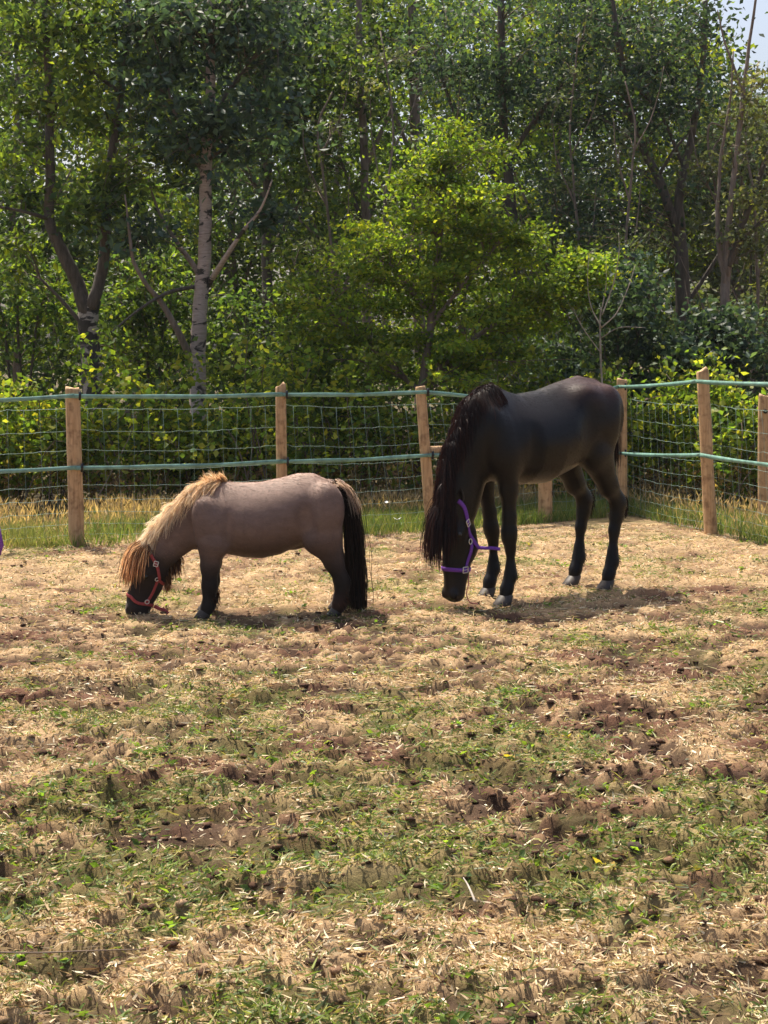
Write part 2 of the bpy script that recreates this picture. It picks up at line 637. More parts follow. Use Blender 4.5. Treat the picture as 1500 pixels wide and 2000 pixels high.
def build_fence():
    root = thing('paddock_fence', 'wooden post fence with green tapes and wire netting behind the horses', 'fence')
    posts = []
    for i, (bx, by, tx, h, r) in enumerate(POSTS):
        mb = MB()
        post_mesh(mb, bx, by, tx, h, r)
        posts.append(mb.obj('post', M_WOOD, root))
    # black insulators, on the camera side of each post
    off = []
    for i in range(len(POSTS)):
        a = ptop(max(i - 1, 0), 1.0)
        b = ptop(min(i + 1, len(POSTS) - 1), 1.0)
        t = (b - a)[:2] / np.linalg.norm((b - a)[:2])
        nn = np.array([t[1], -t[0], 0])
        off.append(nn)
    for i in range(len(POSTS)):
        for z in (TOPT[i], MIDT[i]):
            p = ptop(i, z) + off[i] * (POSTS[i][4] * 0.75) + np.array([POSTS[i][4] * 0.95, 0, 0])
            mb = MB()
            tube(mb, [p + np.array([0, 0.02, 0]), p + np.array([0, -0.004, 0])], [0.016, 0.016], 8)
            tube(mb, [p + np.array([0, -0.012, -0.036]), p + np.array([0, -0.014, 0.036])], [0.011, 0.011], 8)
            mb.obj('insulator', M_BLACK, posts[i])
    for lev, wd in ((TOPT, 0.018), (MIDT, 0.0175)):
        for i in range(len(POSTS) - 1):
            a = ptop(i, lev[i]) + off[i] * (POSTS[i][4] + 0.016)
            b = ptop(i + 1, lev[i + 1]) + off[i + 1] * (POSTS[i + 1][4] + 0.016)
            t = np.linspace(0, 1, 24)[:, None]
            pts = a + (b - a) * t
            pts[:, 2] -= (0.012 * 4 * t * (1 - t))[:, 0] + 0.0015 * np.sin(t[:, 0] * 11 + i)
            mb = MB()
            ribbon(mb, pts, wd * (1 + 0.10 * np.sin(t[:, 0] * 13 + i * 2)))
            mb.obj('tape', M_TAPE, root)
    # netting on the far side of the posts
    def netp(s, z):
        i = min(int(s), len(POSTS) - 2)
        f = s - i
        a = ptop(i, z) - off[i] * (POSTS[i][4] + 0.006)
        b = ptop(i + 1, z) - off[i + 1] * (POSTS[i + 1][4] + 0.006)
        return a + (b - a) * f
    ss = []
    for i in range(len(POSTS) - 1):
        L = np.linalg.norm(ptop(i + 1, 1) - ptop(i, 1))
        k = max(2, int(round(L / 0.128)))
        ss += list(i + np.arange(k) / k)
    ss.append(len(POSTS) - 1 - 1e-6)
    net = None
    sag = RNG.normal(size=(len(ss) + 1)) * 0.004
    for j, z in enumerate(NET):
        pts = []
        for k, s in enumerate(ss):
            p = netp(s, z)
            f = s - int(s)
            p = p + np.array([0, 0.004 * math.sin(k * 1.7 + j), -0.02 * 4 * f * (1 - f) + RNG.normal() * 0.0035 + sag[k] * 0.5])
            pts.append(p)
            if k < len(ss) - 1:
                m = (p + netp(ss[k + 1], z)) / 2
                m[2] += 0.005 - 0.02 * 4 * f * (1 - f)
                pts.append(m)
        mb = MB()
        tube(mb, pts, 0.0015 if j else 0.0019, 5)
        o = mb.obj('wire_netting' if net is None else 'line_wire', M_WIRE, root if net is None else net)
        if net is None:
            net = o
    for k, s in enumerate(ss):
        if s < 0.5 or s > 6.6:
            continue
        f = s - int(s)
        lean = RNG.normal() * 0.006
        pts = []
        for j, z in enumerate(NET):
            p = netp(s, z)
            p = p + np.array([lean * (1 - z) * 3 + RNG.normal() * 0.003 + (0.035 * (1.1 - z) if s > 2 else 0), 0.0, -0.02 * 4 * f * (1 - f)])
            pts.append(p)
        mb = MB()
        tube(mb, pts, 0.0013, 5)
        mb.obj('stay_wire', M_WIRE, net)
    mb = MB()
    a = ptop(3, 0.715) + np.array([0.03, 0.0, 0])
    b = ptop(4, 0.70) + np.array([-0.03, 0, 0])
    tube(mb, [a, a + (b - a) * 0.3, a + (b - a) * 0.7, b], 0.042, 12, rough=0.08)
    mb.obj('brace_rail', M_WOOD, root)


build_fence()
t = thing('fence_post', 'lone wooden post beyond the netting at the right edge', 'post')
mb = MB()
post_mesh(mb, 3.60, 13.6, 3.60, 1.20, 0.05)
po = mb.obj('post_shaft', M_WOOD, t)
mb = MB()
tube(mb, [(3.60, 13.55, 1.05), (3.60, 13.52, 1.05)], [0.02, 0.02], 8)
mb.obj('insulator', M_BLACK, t)


# ------------------------------------------------------------------ tall grass below and behind the fence
def fence_y(x):
    return np.interp(x, [p[0] for p in POSTS[:6]], [p[1] for p in POSTS[:6]])


def build_strip():
    for name, label, n, lo, hi, l0, l1, cols, dens in (
            ('verge_grass', 'long green grass growing along the foot of the fence', 46000, -0.15, 1.1, 0.07, 0.21,
             [(0.10, 0.17, 0.045), (0.15, 0.22, 0.05), (0.20, 0.26, 0.07), (0.30, 0.29, 0.11)], 0),
            ('tall_dry_grass', 'tall tawny dry grass standing behind the netting', 24000, 0.8, 2.1, 0.10, 0.24,
             [(0.38, 0.30, 0.16), (0.22, 0.23, 0.10), (0.44, 0.35, 0.20), (0.13, 0.19, 0.06)], 1)):
        x = RNG.random(n) * 9.4 - 4.6
        y = fence_y(np.minimum(x, 2.39)) + lo + (hi - lo) * RNG.random(n)
        rt = x > 2.2
        yr = np.interp(x, [2.2, 2.39, 2.92, 3.45, 4.8], [14.6, 14.4, 12.8, 11.2, 9.0])
        y = np.where(rt, yr + (0.05 if dens == 0 else 0.5) + (2.3 + 0.6 * dens) * RNG.random(n), y)
        if dens == 0:
            k = RNG.random(n) < np.clip((fbm(x, y, 2.0, 2, 2.2) - 0.32) * 3, 0.15, 1)
        else:
            k = RNG.random(n) < np.clip((fbm(x, y, 6.0, 2, 1.6) - 0.25) * 3, 0.2, 1)
        x, y = x[k], y[k]
        n = len(x)
        th = RNG.random(n) * 6.283
        d = np.stack([np.cos(th) * 0.35, np.sin(th) * 0.35, np.ones(n)], 1)
        L = l0 + (l1 - l0) * RNG.random(n)
        c = pick(cols, n)
        if dens == 0:
            mixr = (np.clip(fbm(x, y, 12.0, 2, 1.3) * 2.2 - 1.0, 0, 1) * 0.4)[:, None]
            c = c * (1 - mixr) + np.array([0.42, 0.33, 0.14]) * mixr
        mb = MB()
        blades(mb, np.stack([x, y, np.full(n, -0.02)], 1), d, L, 0.005 + 0.005 * RNG.random(n), c, 0.5)
        if dens:  # seed heads
            k = RNG.random(n) < 0.45
            m = int(k.sum())
            p = np.stack([x, y, np.full(n, -0.02)], 1)[k] + (d / np.linalg.norm(d, axis=1, keepdims=True))[k] * L[k][:, None] * 0.9
            leaves(mb, p, d[k] + RNG.normal(size=(m, 3)) * 0.3, 0.05 + 0.05 * RNG.random(m), np.full(m, 0.012), pick([(0.50, 0.37, 0.21), (0.43, 0.31, 0.16)], m))
        tag(mb.obj(name, M_GRASS, None, False), label, 'grass', kind='stuff')


build_strip()

# ------------------------------------------------------------------ trees and shrubs behind the fence
M_BARK = m_bark('dark_bark', (0.035, 0.028, 0.022), (0.13, 0.105, 0.085))
M_BARKG = m_bark('grey_brown_bark', (0.10, 0.075, 0.06), (0.26, 0.20, 0.165))
M_BIRCH = m_bark('birch_bark', (0.02, 0.017, 0.015), (0.07, 0.055, 0.045), (0.46, 0.365, 0.315), 0.43)
M_BIRCHD = m_bark('dark_birch_bark', (0.02, 0.017, 0.015), (0.06, 0.05, 0.042), (0.40, 0.35, 0.30), 0.525)
M_TWIG = m_plain('twig_bark', (0.13, 0.095, 0.07), 0.85, var=0.5, scale=6)
M_PALE = m_plain('pale_stem', (0.30, 0.26, 0.22), 0.8, var=0.4, scale=8)

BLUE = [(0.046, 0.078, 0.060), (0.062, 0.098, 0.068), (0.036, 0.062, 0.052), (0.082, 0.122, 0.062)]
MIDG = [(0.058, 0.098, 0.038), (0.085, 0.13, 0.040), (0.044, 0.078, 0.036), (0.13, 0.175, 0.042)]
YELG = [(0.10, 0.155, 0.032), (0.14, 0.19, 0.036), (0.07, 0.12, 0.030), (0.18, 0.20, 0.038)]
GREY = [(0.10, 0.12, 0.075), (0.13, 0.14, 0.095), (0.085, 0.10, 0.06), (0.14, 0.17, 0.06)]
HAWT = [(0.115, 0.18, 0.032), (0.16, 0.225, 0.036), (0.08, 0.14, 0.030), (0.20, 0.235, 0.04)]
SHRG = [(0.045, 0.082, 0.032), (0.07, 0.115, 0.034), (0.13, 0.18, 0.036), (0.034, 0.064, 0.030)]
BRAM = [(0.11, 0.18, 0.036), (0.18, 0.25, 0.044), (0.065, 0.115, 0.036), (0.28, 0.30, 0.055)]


def ball(n, flat=1.0, shell=0.33):
    v = RNG.normal(size=(n, 3))
    v /= np.linalg.norm(v, axis=1, keepdims=True)
    return v * (RNG.random((n, 1)) ** shell)


def crown_leaves(mb, C, r, m, L, W, cols, droop=0.5, flat=0.6, yellow=0.0):
    k = len(C)
    if k == 0:
        return
    cnt = np.maximum(3, (m * (0.5 + RNG.random(k))).astype(int))
    idx = np.repeat(np.arange(k), cnt)
    n = len(idx)
    rr = (r * (0.6 + 0.8 * RNG.random(k)))[idx][:, None]
    pos = C[idx] + RNG.normal(size=(n, 3)) * rr * np.array([0.62, 0.62, 0.62 * flat])
    ax = RNG.normal(size=(n, 3)) * np.array([1, 1, 0.7]) + np.array([0, 0, -droop])
    col = pick(cols, n)
    tone = (0.5 + 0.95 * RNG.random(k))[idx][:, None]
    col = col * tone
    if yellow:
        y = (RNG.random(k) < yellow)[idx]
        col[y] = col[y] * np.array([1.35, 1.2, 0.8])
    ln = L * (0.65 + 0.7 * RNG.random(n))
    leaves(mb, pos, ax, ln, ln * W, col)


def tree(name, label, Y, stems, blobs, cols, bark, L=0.085, W=0.55, per=56, clump=0.34, droop=0.5, flat=0.45,
         group=None, twigr=0.010, yellow=0.0, cat='tree', twig_mat=None, nside=9, drscale=0.9, foot=True, thin=0.48):
    S = F / Y
    st3 = []
    for s in stems:
        path = [P(x, y, Y + (d[0] if d else 0)) for x, y, *d in s['p']]
        n = max(8, len(path) * 5)
        pts = smooth_path(path, n)
        wob = np.stack([fbm(pts[:, 2] * 2.2, np.full(n, s['p'][0][0]), k * 7.7, 2) - 0.5 for k in (1, 2, 3)], 1) * 0.10
        wob[0] = 0
        pts = pts + wob * np.array([0.5, 1.4, 0])
        w = np.linspace(s['w'][0], s['w'][1], n) / S / 2
        st3.append((pts, w, s.get('m', bark)))
    base = st3[0][0][0].copy()
    root = thing(name, label, cat, tuple(base), 0, group)
    trunk = None
    for pts, w, m in st3:
        mb = MB()
        if trunk is None and foot:
            pts = np.concatenate([[pts[0] - np.array([0, 0, 0.25])], pts])
            w = np.concatenate([[w[0] * 1.35], w])
        tube(mb, pts - base, w, nside, rough=0.14)
        o = mb.obj('trunk' if trunk is None else 'limb', m, root if trunk is None else trunk)
        if trunk is None:
            trunk = o
    allp = np.concatenate([p for p, w, m in st3])
    C = []
    for b in blobs:
        px, py, rx, ry, k = b[:5]
        dy = b[5] if len(b) > 5 else 0.0
        c = P(px, py, Y + dy)
        rd = min(max(rx, ry) / S * drscale, 1.8)
        k = max(3, int(k * thin))
        C.append(c + ball(k, 1, 0.4) * np.array([rx / S, rd, ry / S]) * 1.05)
    C = np.concatenate(C) if C else np.zeros((0, 3))
    mt = MB()
    for c in C:
        d = np.linalg.norm(allp - c, axis=1) + 1.2 * np.clip(allp[:, 2] - c[2] + 0.25, 0, 9)
        p = allp[int(np.argmin(d))]
        dist = np.linalg.norm(c - p)
        mid = p * 0.5 + c * 0.5 + np.array([0, 0, 0.10 * dist]) + RNG.normal(size=3) * 0.06 * dist
        pts = smooth_path([p, mid, c], 6)
        tube(mt, pts - base, np.linspace(twigr * (0.6 + 0.5 * min(dist, 3)), 0.003, 6), 4, cap=False)
        for q in range(2):
            e = c + RNG.normal(size=3) * clump * 0.8
            f = pts[RNG.integers(3, 6)]
            tube(mt, np.stack([f, (f + e) / 2 + RNG.normal(size=3) * 0.03, e]) - base, [0.006, 0.004, 0.002], 3, cap=False)
    if len(C):
        tag(mt.obj('twigs', twig_mat or M_TWIG, root), kind='stuff')
        ml = MB()
        crown_leaves(ml, C - base, clump, int(per * 0.95 / thin), L, W, cols, droop, flat, yellow)
        ml.obj('crown', M_LEAFD if cols in (BLUE, GREY) else M_LEAF, root, False)
    return root


def S_(p, w0, w1, **k):
    return dict(p=p, w=(w0, w1), **k)


# the two birches in front
tree('birch_tree', 'dark birch with forked trunk at left, white patches only near its foot', 17.0,
     [S_([(184, 953), (182, 850), (181, 760), (178, 690), (172, 625), (176, 585)], 42, 40, m=M_BIRCHD),
      S_([(172, 612), (155, 560), (130, 510), (105, 455), (96, 420), (98, 330), (93, 200), (90, 40), (85, -150)], 30, 12, m=M_BARK),
      S_([(178, 600), (192, 560), (203, 500), (208, 420), (215, 320), (235, 180), (250, 0), (260, -160)], 26, 10, m=M_BARK),
      S_([(96, 428, 0.0), (40, 412, -0.2), (-60, 395, -0.3)], 9, 4, m=M_BARK),
      S_([(168, 640), (120, 585), (80, 545)], 10, 5, m=M_BARK),
      S_([(235, 180), (195, 150), (160, 110)], 10, 5, m=M_BARK)],
     [(40, 60, 120, 130, 42), (190, 30, 110, 110, 36), (160, 200, 110, 90, 34), (210, 390, 100, 70, 34), (60, 330, 90, 90, 26),
      (290, 300, 90, 70, 22), (40, 520, 60, 70, 14), (150, -150, 230, 120, 15)],
     MIDG, M_BARK, per=34, L=0.11, W=0.5, yellow=0.22, group='birches behind the fence')

tree('birch_tree', 'pale pink white birch trunk with dark rings, second trunk from left', 16.5,
     [S_([(388, 960), (388, 860), (386, 770), (386, 690), (392, 610), (396, 530), (399, 450), (402, 360), (405, 290), (409, 190), (413, 60), (415, -120)], 37, 16, m=M_BIRCH),
      S_([(404, 560, 0.0), (440, 505, -0.25), (470, 455, -0.4), (505, 410, -0.5), (530, 350, -0.6)], 13, 2.5, m=M_BIRCH),
      S_([(388, 535, 0.0), (355, 490, 0.2), (332, 455, 0.3), (308, 412, 0.4), (290, 350, 0.4)], 12, 3, m=M_BARKG),
      S_([(376, 705, 0.0), (345, 640, -0.2), (315, 590, -0.3), (285, 555, -0.4), (262, 510, -0.4), (252, 450, -0.4), (246, 380, -0.4)], 15, 3, m=M_BARKG),
      S_([(380, 560, 0.0), (330, 572, -0.3), (280, 600, -0.5), (205, 660, -0.8)], 9, 3, m=M_BARK),
      S_([(402, 360), (380, 300), (350, 240), (330, 170)], 11, 5, m=M_BARKG),
      S_([(409, 250), (440, 190), (480, 130)], 10, 5, m=M_BARK)],
     [(400, 60, 130, 110, 46), (330, 170, 90, 80, 24), (470, 210, 110, 90, 34), (390, 300, 80, 60, 18), (500, 60, 100, 100, 30), (510, 400, 60, 50, 12),
      (250, 440, 60, 50, 12), (400, -150, 230, 110, 13), (300, 60, 80, 80, 18)],
     BLUE, M_BIRCH, per=40, L=0.11, W=0.5, group='birches behind the fence')

# the bright sunlit young tree in the middle
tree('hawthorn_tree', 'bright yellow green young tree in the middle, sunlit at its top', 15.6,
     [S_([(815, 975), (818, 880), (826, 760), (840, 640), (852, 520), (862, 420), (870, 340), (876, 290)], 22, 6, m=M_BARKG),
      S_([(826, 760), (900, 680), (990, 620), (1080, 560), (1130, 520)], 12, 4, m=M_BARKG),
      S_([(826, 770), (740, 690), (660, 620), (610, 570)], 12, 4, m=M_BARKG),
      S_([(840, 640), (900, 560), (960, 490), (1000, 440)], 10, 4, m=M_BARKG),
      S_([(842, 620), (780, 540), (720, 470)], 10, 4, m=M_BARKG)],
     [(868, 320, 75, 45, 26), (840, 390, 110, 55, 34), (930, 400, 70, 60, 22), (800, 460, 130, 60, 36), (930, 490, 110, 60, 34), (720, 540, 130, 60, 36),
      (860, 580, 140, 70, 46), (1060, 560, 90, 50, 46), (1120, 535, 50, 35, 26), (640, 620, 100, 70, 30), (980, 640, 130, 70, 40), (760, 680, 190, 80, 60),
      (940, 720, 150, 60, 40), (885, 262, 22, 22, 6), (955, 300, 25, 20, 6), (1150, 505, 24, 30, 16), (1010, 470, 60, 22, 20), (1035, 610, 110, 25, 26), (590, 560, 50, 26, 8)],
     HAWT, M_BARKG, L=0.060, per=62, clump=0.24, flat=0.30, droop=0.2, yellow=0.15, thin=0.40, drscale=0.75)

tree('alder_tree', 'tall dark blue green tree right of the middle with straight trunk', 20.0,
     [S_([(1015, 914), (1012, 760), (1008, 600), (1000, 420), (988, 300), (982, 180), (978, 60), (972, -150)], 27, 12),
      S_([(1000, 430), (960, 330), (900, 240), (860, 150)], 13, 6), S_([(990, 320), (1040, 240), (1100, 160)], 13, 6),
      S_([(1010, 640), (1060, 520), (1090, 430)], 12, 5)],
     [(960, 70, 140, 110, 46), (880, 170, 110, 90, 32), (1060, 190, 110, 100, 36), (1090, 370, 100, 90, 34), (960, 250, 90, 60, 18), (1110, 60, 120, 110, 38),
      (1130, 500, 90, 80, 26), (980, -130, 230, 110, 13)],
     BLUE, M_BARK, per=46, L=0.085, clump=0.42)

tree('forked_tree', 'dark tree at right with a trunk forking into a V', 19.0,
     [S_([(1345, 926), (1340, 800), (1336, 640), (1332, 520), (1326, 450)], 34, 26),
      S_([(1328, 470), (1305, 400), (1285, 340), (1262, 300), (1240, 240), (1215, 130), (1195, 0), (1180, -120)], 20, 9),
      S_([(1328, 450), (1326, 390), (1338, 330), (1352, 270), (1368, 170), (1375, 60), (1380, -100)], 20, 9),
      S_([(1285, 345), (1320, 290), (1352, 250)], 8, 4), S_([(1338, 330), (1290, 220), (1250, 180)], 8, 4), S_([(1336, 600), (1390, 520), (1420, 470)], 10, 5)],
     [(1230, 90, 130, 110, 42), (1340, 80, 88, 110, 32), (1200, 240, 110, 90, 30), (1340, 200, 110, 80, 28), (1190, 400, 90, 90, 26), (1400, 320, 60, 60, 10),
      (1260, -120, 190, 90, 10)],
     BLUE, M_BARK, per=42, L=0.085, clump=0.40)

tree('twiggy_tree', 'sparse grey brown twiggy tree leaning out at the far right edge', 17.5,
     [S_([(1405, 946), (1408, 760), (1415, 600), (1420, 510)], 22, 18, m=M_BARKG),
      S_([(1420, 520), (1445, 450), (1470, 390), (1500, 310), (1540, 200)], 17, 7, m=M_BARK),
      S_([(1418, 540), (1425, 420), (1440, 300), (1450, 180), (1468, 60), (1480, -40)], 14, 4, m=M_BARKG),
      S_([(1416, 560), (1400, 440), (1408, 330), (1425, 200), (1430, 100)], 10, 3, m=M_BARKG),
      S_([(1425, 500), (1480, 440), (1530, 400)], 9, 4, m=M_BARK), S_([(1450, 180), (1420, 90), (1400, 20)], 6, 2, m=M_BARKG),
      S_([(1410, 720), (1450, 640), (1490, 600)], 8, 3, m=M_BARKG)],
     [(1455, 300, 60, 110, 22), (1475, 190, 35, 45, 6), (1480, 480, 60, 60, 14), (1500, 400, 60, 80, 16)],
     GREY, M_BARKG, per=42, L=0.07, clump=0.30, yellow=0.3)

# thin pale bare sapling right behind the big horse
mbs = [S_([(1172, 985), (1174, 880), (1175, 740), (1174, 640), (1176, 600)], 5, 3.5),
       S_([(1176, 615), (1195, 560), (1205, 500), (1206, 455)], 3.4, 1.5), S_([(1175, 640), (1205, 610), (1228, 560), (1240, 520)], 3.2, 1.4),
       S_([(1175, 640), (1155, 600), (1148, 550), (1150, 500)], 3.0, 1.3), S_([(1174, 690), (1140, 640), (1120, 600)], 2.6, 1.2),
       S_([(1175, 660), (1210, 640), (1260, 640)], 2.4, 1.0), S_([(1176, 600), (1182, 560), (1180, 500)], 2.6, 1.0)]
tree('bare_sapling', 'thin pale leafless sapling rising behind the black horse', 15.2, mbs, [], GREY, M_PALE, nside=6)

# trunks standing deeper in the wood
tree('woodland_tree', 'tree with a pinkish brown trunk deep in the wood above the bright tree', 23.0,
     [S_([(822, 885), (820, 700), (815, 480), (812, 300), (806, 120), (800, -150)], 27, 16, m=M_BARKG),
      S_([(814, 330), (770, 220), (740, 120)], 10, 5, m=M_BARKG), S_([(810, 200), (850, 110), (880, 30)], 10, 5, m=M_BARKG)],
     [(770, 40, 110, 100, 26), (850, 60, 100, 90, 22), (720, 160, 90, 90, 18), (800, -130, 180, 90, 7), (760, 330, 70, 60, 9)],
     MIDG, M_BARKG, per=56, L=0.11, clump=0.5, group='trees inside the wood')
tree('woodland_tree', 'slender brown stemmed tree in the wood right of the pale birch', 21.5,
     [S_([(722, 898), (720, 700), (716, 500), (714, 380), (706, 200), (700, 40), (695, -150)], 22, 11, m=M_BARKG),
      S_([(716, 480), (690, 380), (660, 300)], 10, 5, m=M_BARK), S_([(712, 330), (750, 250), (770, 200)], 10, 5, m=M_BARKG),
      S_([(718, 560), (640, 480), (585, 430)], 9, 4, m=M_BARKG)],
     [(620, 120, 120, 110, 36), (700, 210, 90, 90, 20), (590, 300, 90, 90, 24), (650, 400, 80, 60, 16), (650, -100, 190, 110, 10), (560, 500, 80, 60, 14)],
     MIDG, M_BARKG, per=56, L=0.105, clump=0.46, yellow=0.1, group='trees inside the wood')
tree('woodland_tree', 'dark upright trunk in the wood between the pale birch and the bright tree', 22.0,
     [S_([(528, 893), (526, 700), (520, 520), (522, 380), (524, 250), (518, 60), (515, -150)], 24, 12),
      S_([(522, 500), (570, 420), (610, 350)], 9, 4), S_([(523, 400), (470, 320), (440, 260)], 9, 4)],
     [(500, 170, 100, 110, 28), (560, 60, 100, 90, 24), (450, 330, 80, 70, 14), (590, 210, 80, 80, 16), (540, -110, 180, 90, 8)],
     BLUE, M_BARK, per=65, L=0.11, clump=0.5, group='trees inside the wood')

for px, Y, bend, top, lb in ((1462, 18.6, 20, 120, 'slender brown stem right of the twiggy tree at the right edge'), (1236, 18.0, -16, 160, 'slender leafless stem left of the V forked trunk'),
                             (1118, 18.8, 14, 60, 'slender stem between the straight dark trunk and the V fork'), (762, 19.0, -18, 60, 'slender brown stem left of the pinkish trunk'),
                             (628, 18.4, 22, 180, 'slender leaning stem left of the bright tree top'), (1390, 18.2, 26, 250, 'slender stem just right of the V forked trunk')):
    gp = HY + CAMZ * F / Y
    tree('slender_tree', lb, Y, [S_([(px, gp), (px + bend * 0.3, 720), (px + bend, 540), (px + bend * 0.4, 380), (px - bend * 0.3, 250), (px + bend, top)], 9, 3),
                               S_([(px + bend, 540), (px + bend + 26, 440), (px + bend + 34, 340)], 4, 1.5), S_([(px + bend * 0.4, 400), (px - 30, 310), (px - 40, 230)], 4, 1.5),
                               S_([(px, 640), (px - 34, 560), (px - 60, 500)], 4, 1.5), S_([(px, 300), (px + 40, 220), (px + 60, 130)], 3.5, 1.2)],
         [(px, top + 90, 50, 90, 8), (px + 10, 420, 60, 120, 8)], GREY, M_BARKG, per=30, L=0.07, clump=0.3, nside=6, group='slender stems in the wood', yellow=0.2)

# dark shrubs under the trees
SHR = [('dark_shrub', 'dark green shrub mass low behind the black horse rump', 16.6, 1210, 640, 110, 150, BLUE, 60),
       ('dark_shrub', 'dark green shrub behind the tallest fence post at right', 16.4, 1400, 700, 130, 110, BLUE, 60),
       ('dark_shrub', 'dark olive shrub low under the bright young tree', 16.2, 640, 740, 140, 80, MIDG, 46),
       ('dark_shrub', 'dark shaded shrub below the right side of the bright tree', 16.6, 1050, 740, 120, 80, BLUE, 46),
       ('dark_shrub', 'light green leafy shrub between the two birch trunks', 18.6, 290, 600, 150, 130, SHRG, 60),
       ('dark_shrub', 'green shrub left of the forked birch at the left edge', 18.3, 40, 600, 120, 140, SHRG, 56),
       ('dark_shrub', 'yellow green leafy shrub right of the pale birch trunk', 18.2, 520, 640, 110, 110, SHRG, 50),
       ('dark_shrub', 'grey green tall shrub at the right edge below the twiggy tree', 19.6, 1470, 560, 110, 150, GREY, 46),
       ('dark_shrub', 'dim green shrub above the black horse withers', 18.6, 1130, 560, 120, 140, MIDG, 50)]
for nm, lb, Y, px, py, rx, ry, cols, k in SHR:
    gp = HY + CAMZ * F / Y
    tree('leafy_shrub', lb, Y, [S_([(px, gp), (px + 4, gp - 90), (px - 5, py), (px, py - ry * 0.7)], 9, 3),
                            S_([(px + 6, gp), (px + 30, py + 40), (px + rx * 0.6, py - ry * 0.4)], 7, 2.5),
                            S_([(px - 6, gp), (px - 30, py + 40), (px - rx * 0.6, py - ry * 0.3)], 7, 2.5)],
         [(px, py, rx, ry, k), (px, (py + gp) / 2, rx * 0.9, (gp - py) / 2, k // 2)], cols, M_BARK, per=60, L=0.09, clump=0.34, cat='shrub', nside=6, drscale=0.55,
         group='shrubs under the trees', yellow=0.08)

# bigger trees standing behind, closing the wood
BG = [(30, 26, MIDG, 'tall mid green tree deep behind the forked birch at far left', -60),
      (250, 27, YELG, 'yellow green tree deep behind the gap between the birches', -80),
      (460, 28, MIDG, 'mid green tree far behind the pale birch crown', -90),
      (660, 27, MIDG, 'dark green tree far behind, left of the bright tree top', -90),
      (900, 28, YELG, 'mid green tree far behind the bright tree top', -80),
      (1090, 27, YELG, 'grey green tree far behind the straight dark trunk', -60),
      (1270, 28, YELG, 'mid green tree far behind the V forked trunk', -40),
      (1440, 27, GREY, 'lower grey green tree far behind at the right, under the sky gap', 260)]
for px, Y, cols, lb, top in BG:
    gp = HY + CAMZ * F / Y
    tree('woodland_tree', lb, Y, [S_([(px, gp), (px + 5, 650), (px - 8, 450), (px + 4, max(250, top + 80)), (px, top)], 20, 6),
                                S_([(px, 600), (px + 60, 430), (px + 110, max(330, top + 60))], 9, 3), S_([(px - 4, 560), (px - 60, 400), (px - 100, max(310, top + 60))], 9, 3)],
         [(px, (top + 330) / 2, 130, (420 - top) / 2, 60), (px - 60, 420, 90, 130, 24), (px + 70, 470, 90, 130, 26), (px, 640, 130, 120, 26)],
         cols, M_BARKG, per=75, L=0.13, clump=0.62, nside=7, group='trees at the back of the wood', yellow=0.06)


# the far wood that closes the view
def far_wood():
    mb = MB()
    n = 2300
    px = RNG.random(n) * 2300 - 400
    Y = 33 + RNG.random(n) * 9
    lim = np.interp(px, [-400, 1300, 1400, 1500, 1900], [-250, -150, 120, 230, 150])
    py = lim + RNG.random(n) * (800 - lim)
    C = np.stack([(px - 750) / F * Y, Y, CAMZ - (py - HY) / F * Y], 1)
    crown_leaves(mb, C, 0.8, 55, 0.19, 0.6, MIDG + BLUE, 0.3, 0.7)
    tag(mb.obj('far_wood', M_LEAF, None, False), 'dense green wood closing the view behind the trees', 'wood', kind='stuff')


far_wood()

# bramble bushes straight behind the netting
BR = [(-40, 14.6, 830, 110, 85, 'bramble bush at the left edge behind the netting'),
      (90, 15.0, 850, 120, 66, 'bramble bush round the first post and the forked birch foot'),
      (260, 14.8, 828, 110, 84, 'bright bramble bush between the two birch trunks behind the netting'),
      (400, 15.1, 862, 110, 52, 'bramble bush round the foot of the pale birch'),
      (520, 14.9, 815, 95, 92, 'bramble bush right behind the second full fence post'),
      (660, 15.2, 840, 110, 70, 'dim bramble bush behind the netting above the brown pony rump'),
      (790, 15.2, 835, 90, 70, 'dim bramble bush behind the leaning post'),
      (930, 15.4, 830, 100, 70, 'shaded bramble bush behind the black horse neck'),
      (1110, 15.6, 830, 100, 80, 'shaded bramble bush behind the black horse back'),
      (1290, 15.6, 835, 110, 75, 'bramble bush behind the netting right of the black horse'),
      (1440, 14.8, 835, 110, 85, 'bramble bush behind the netting at the right edge')]
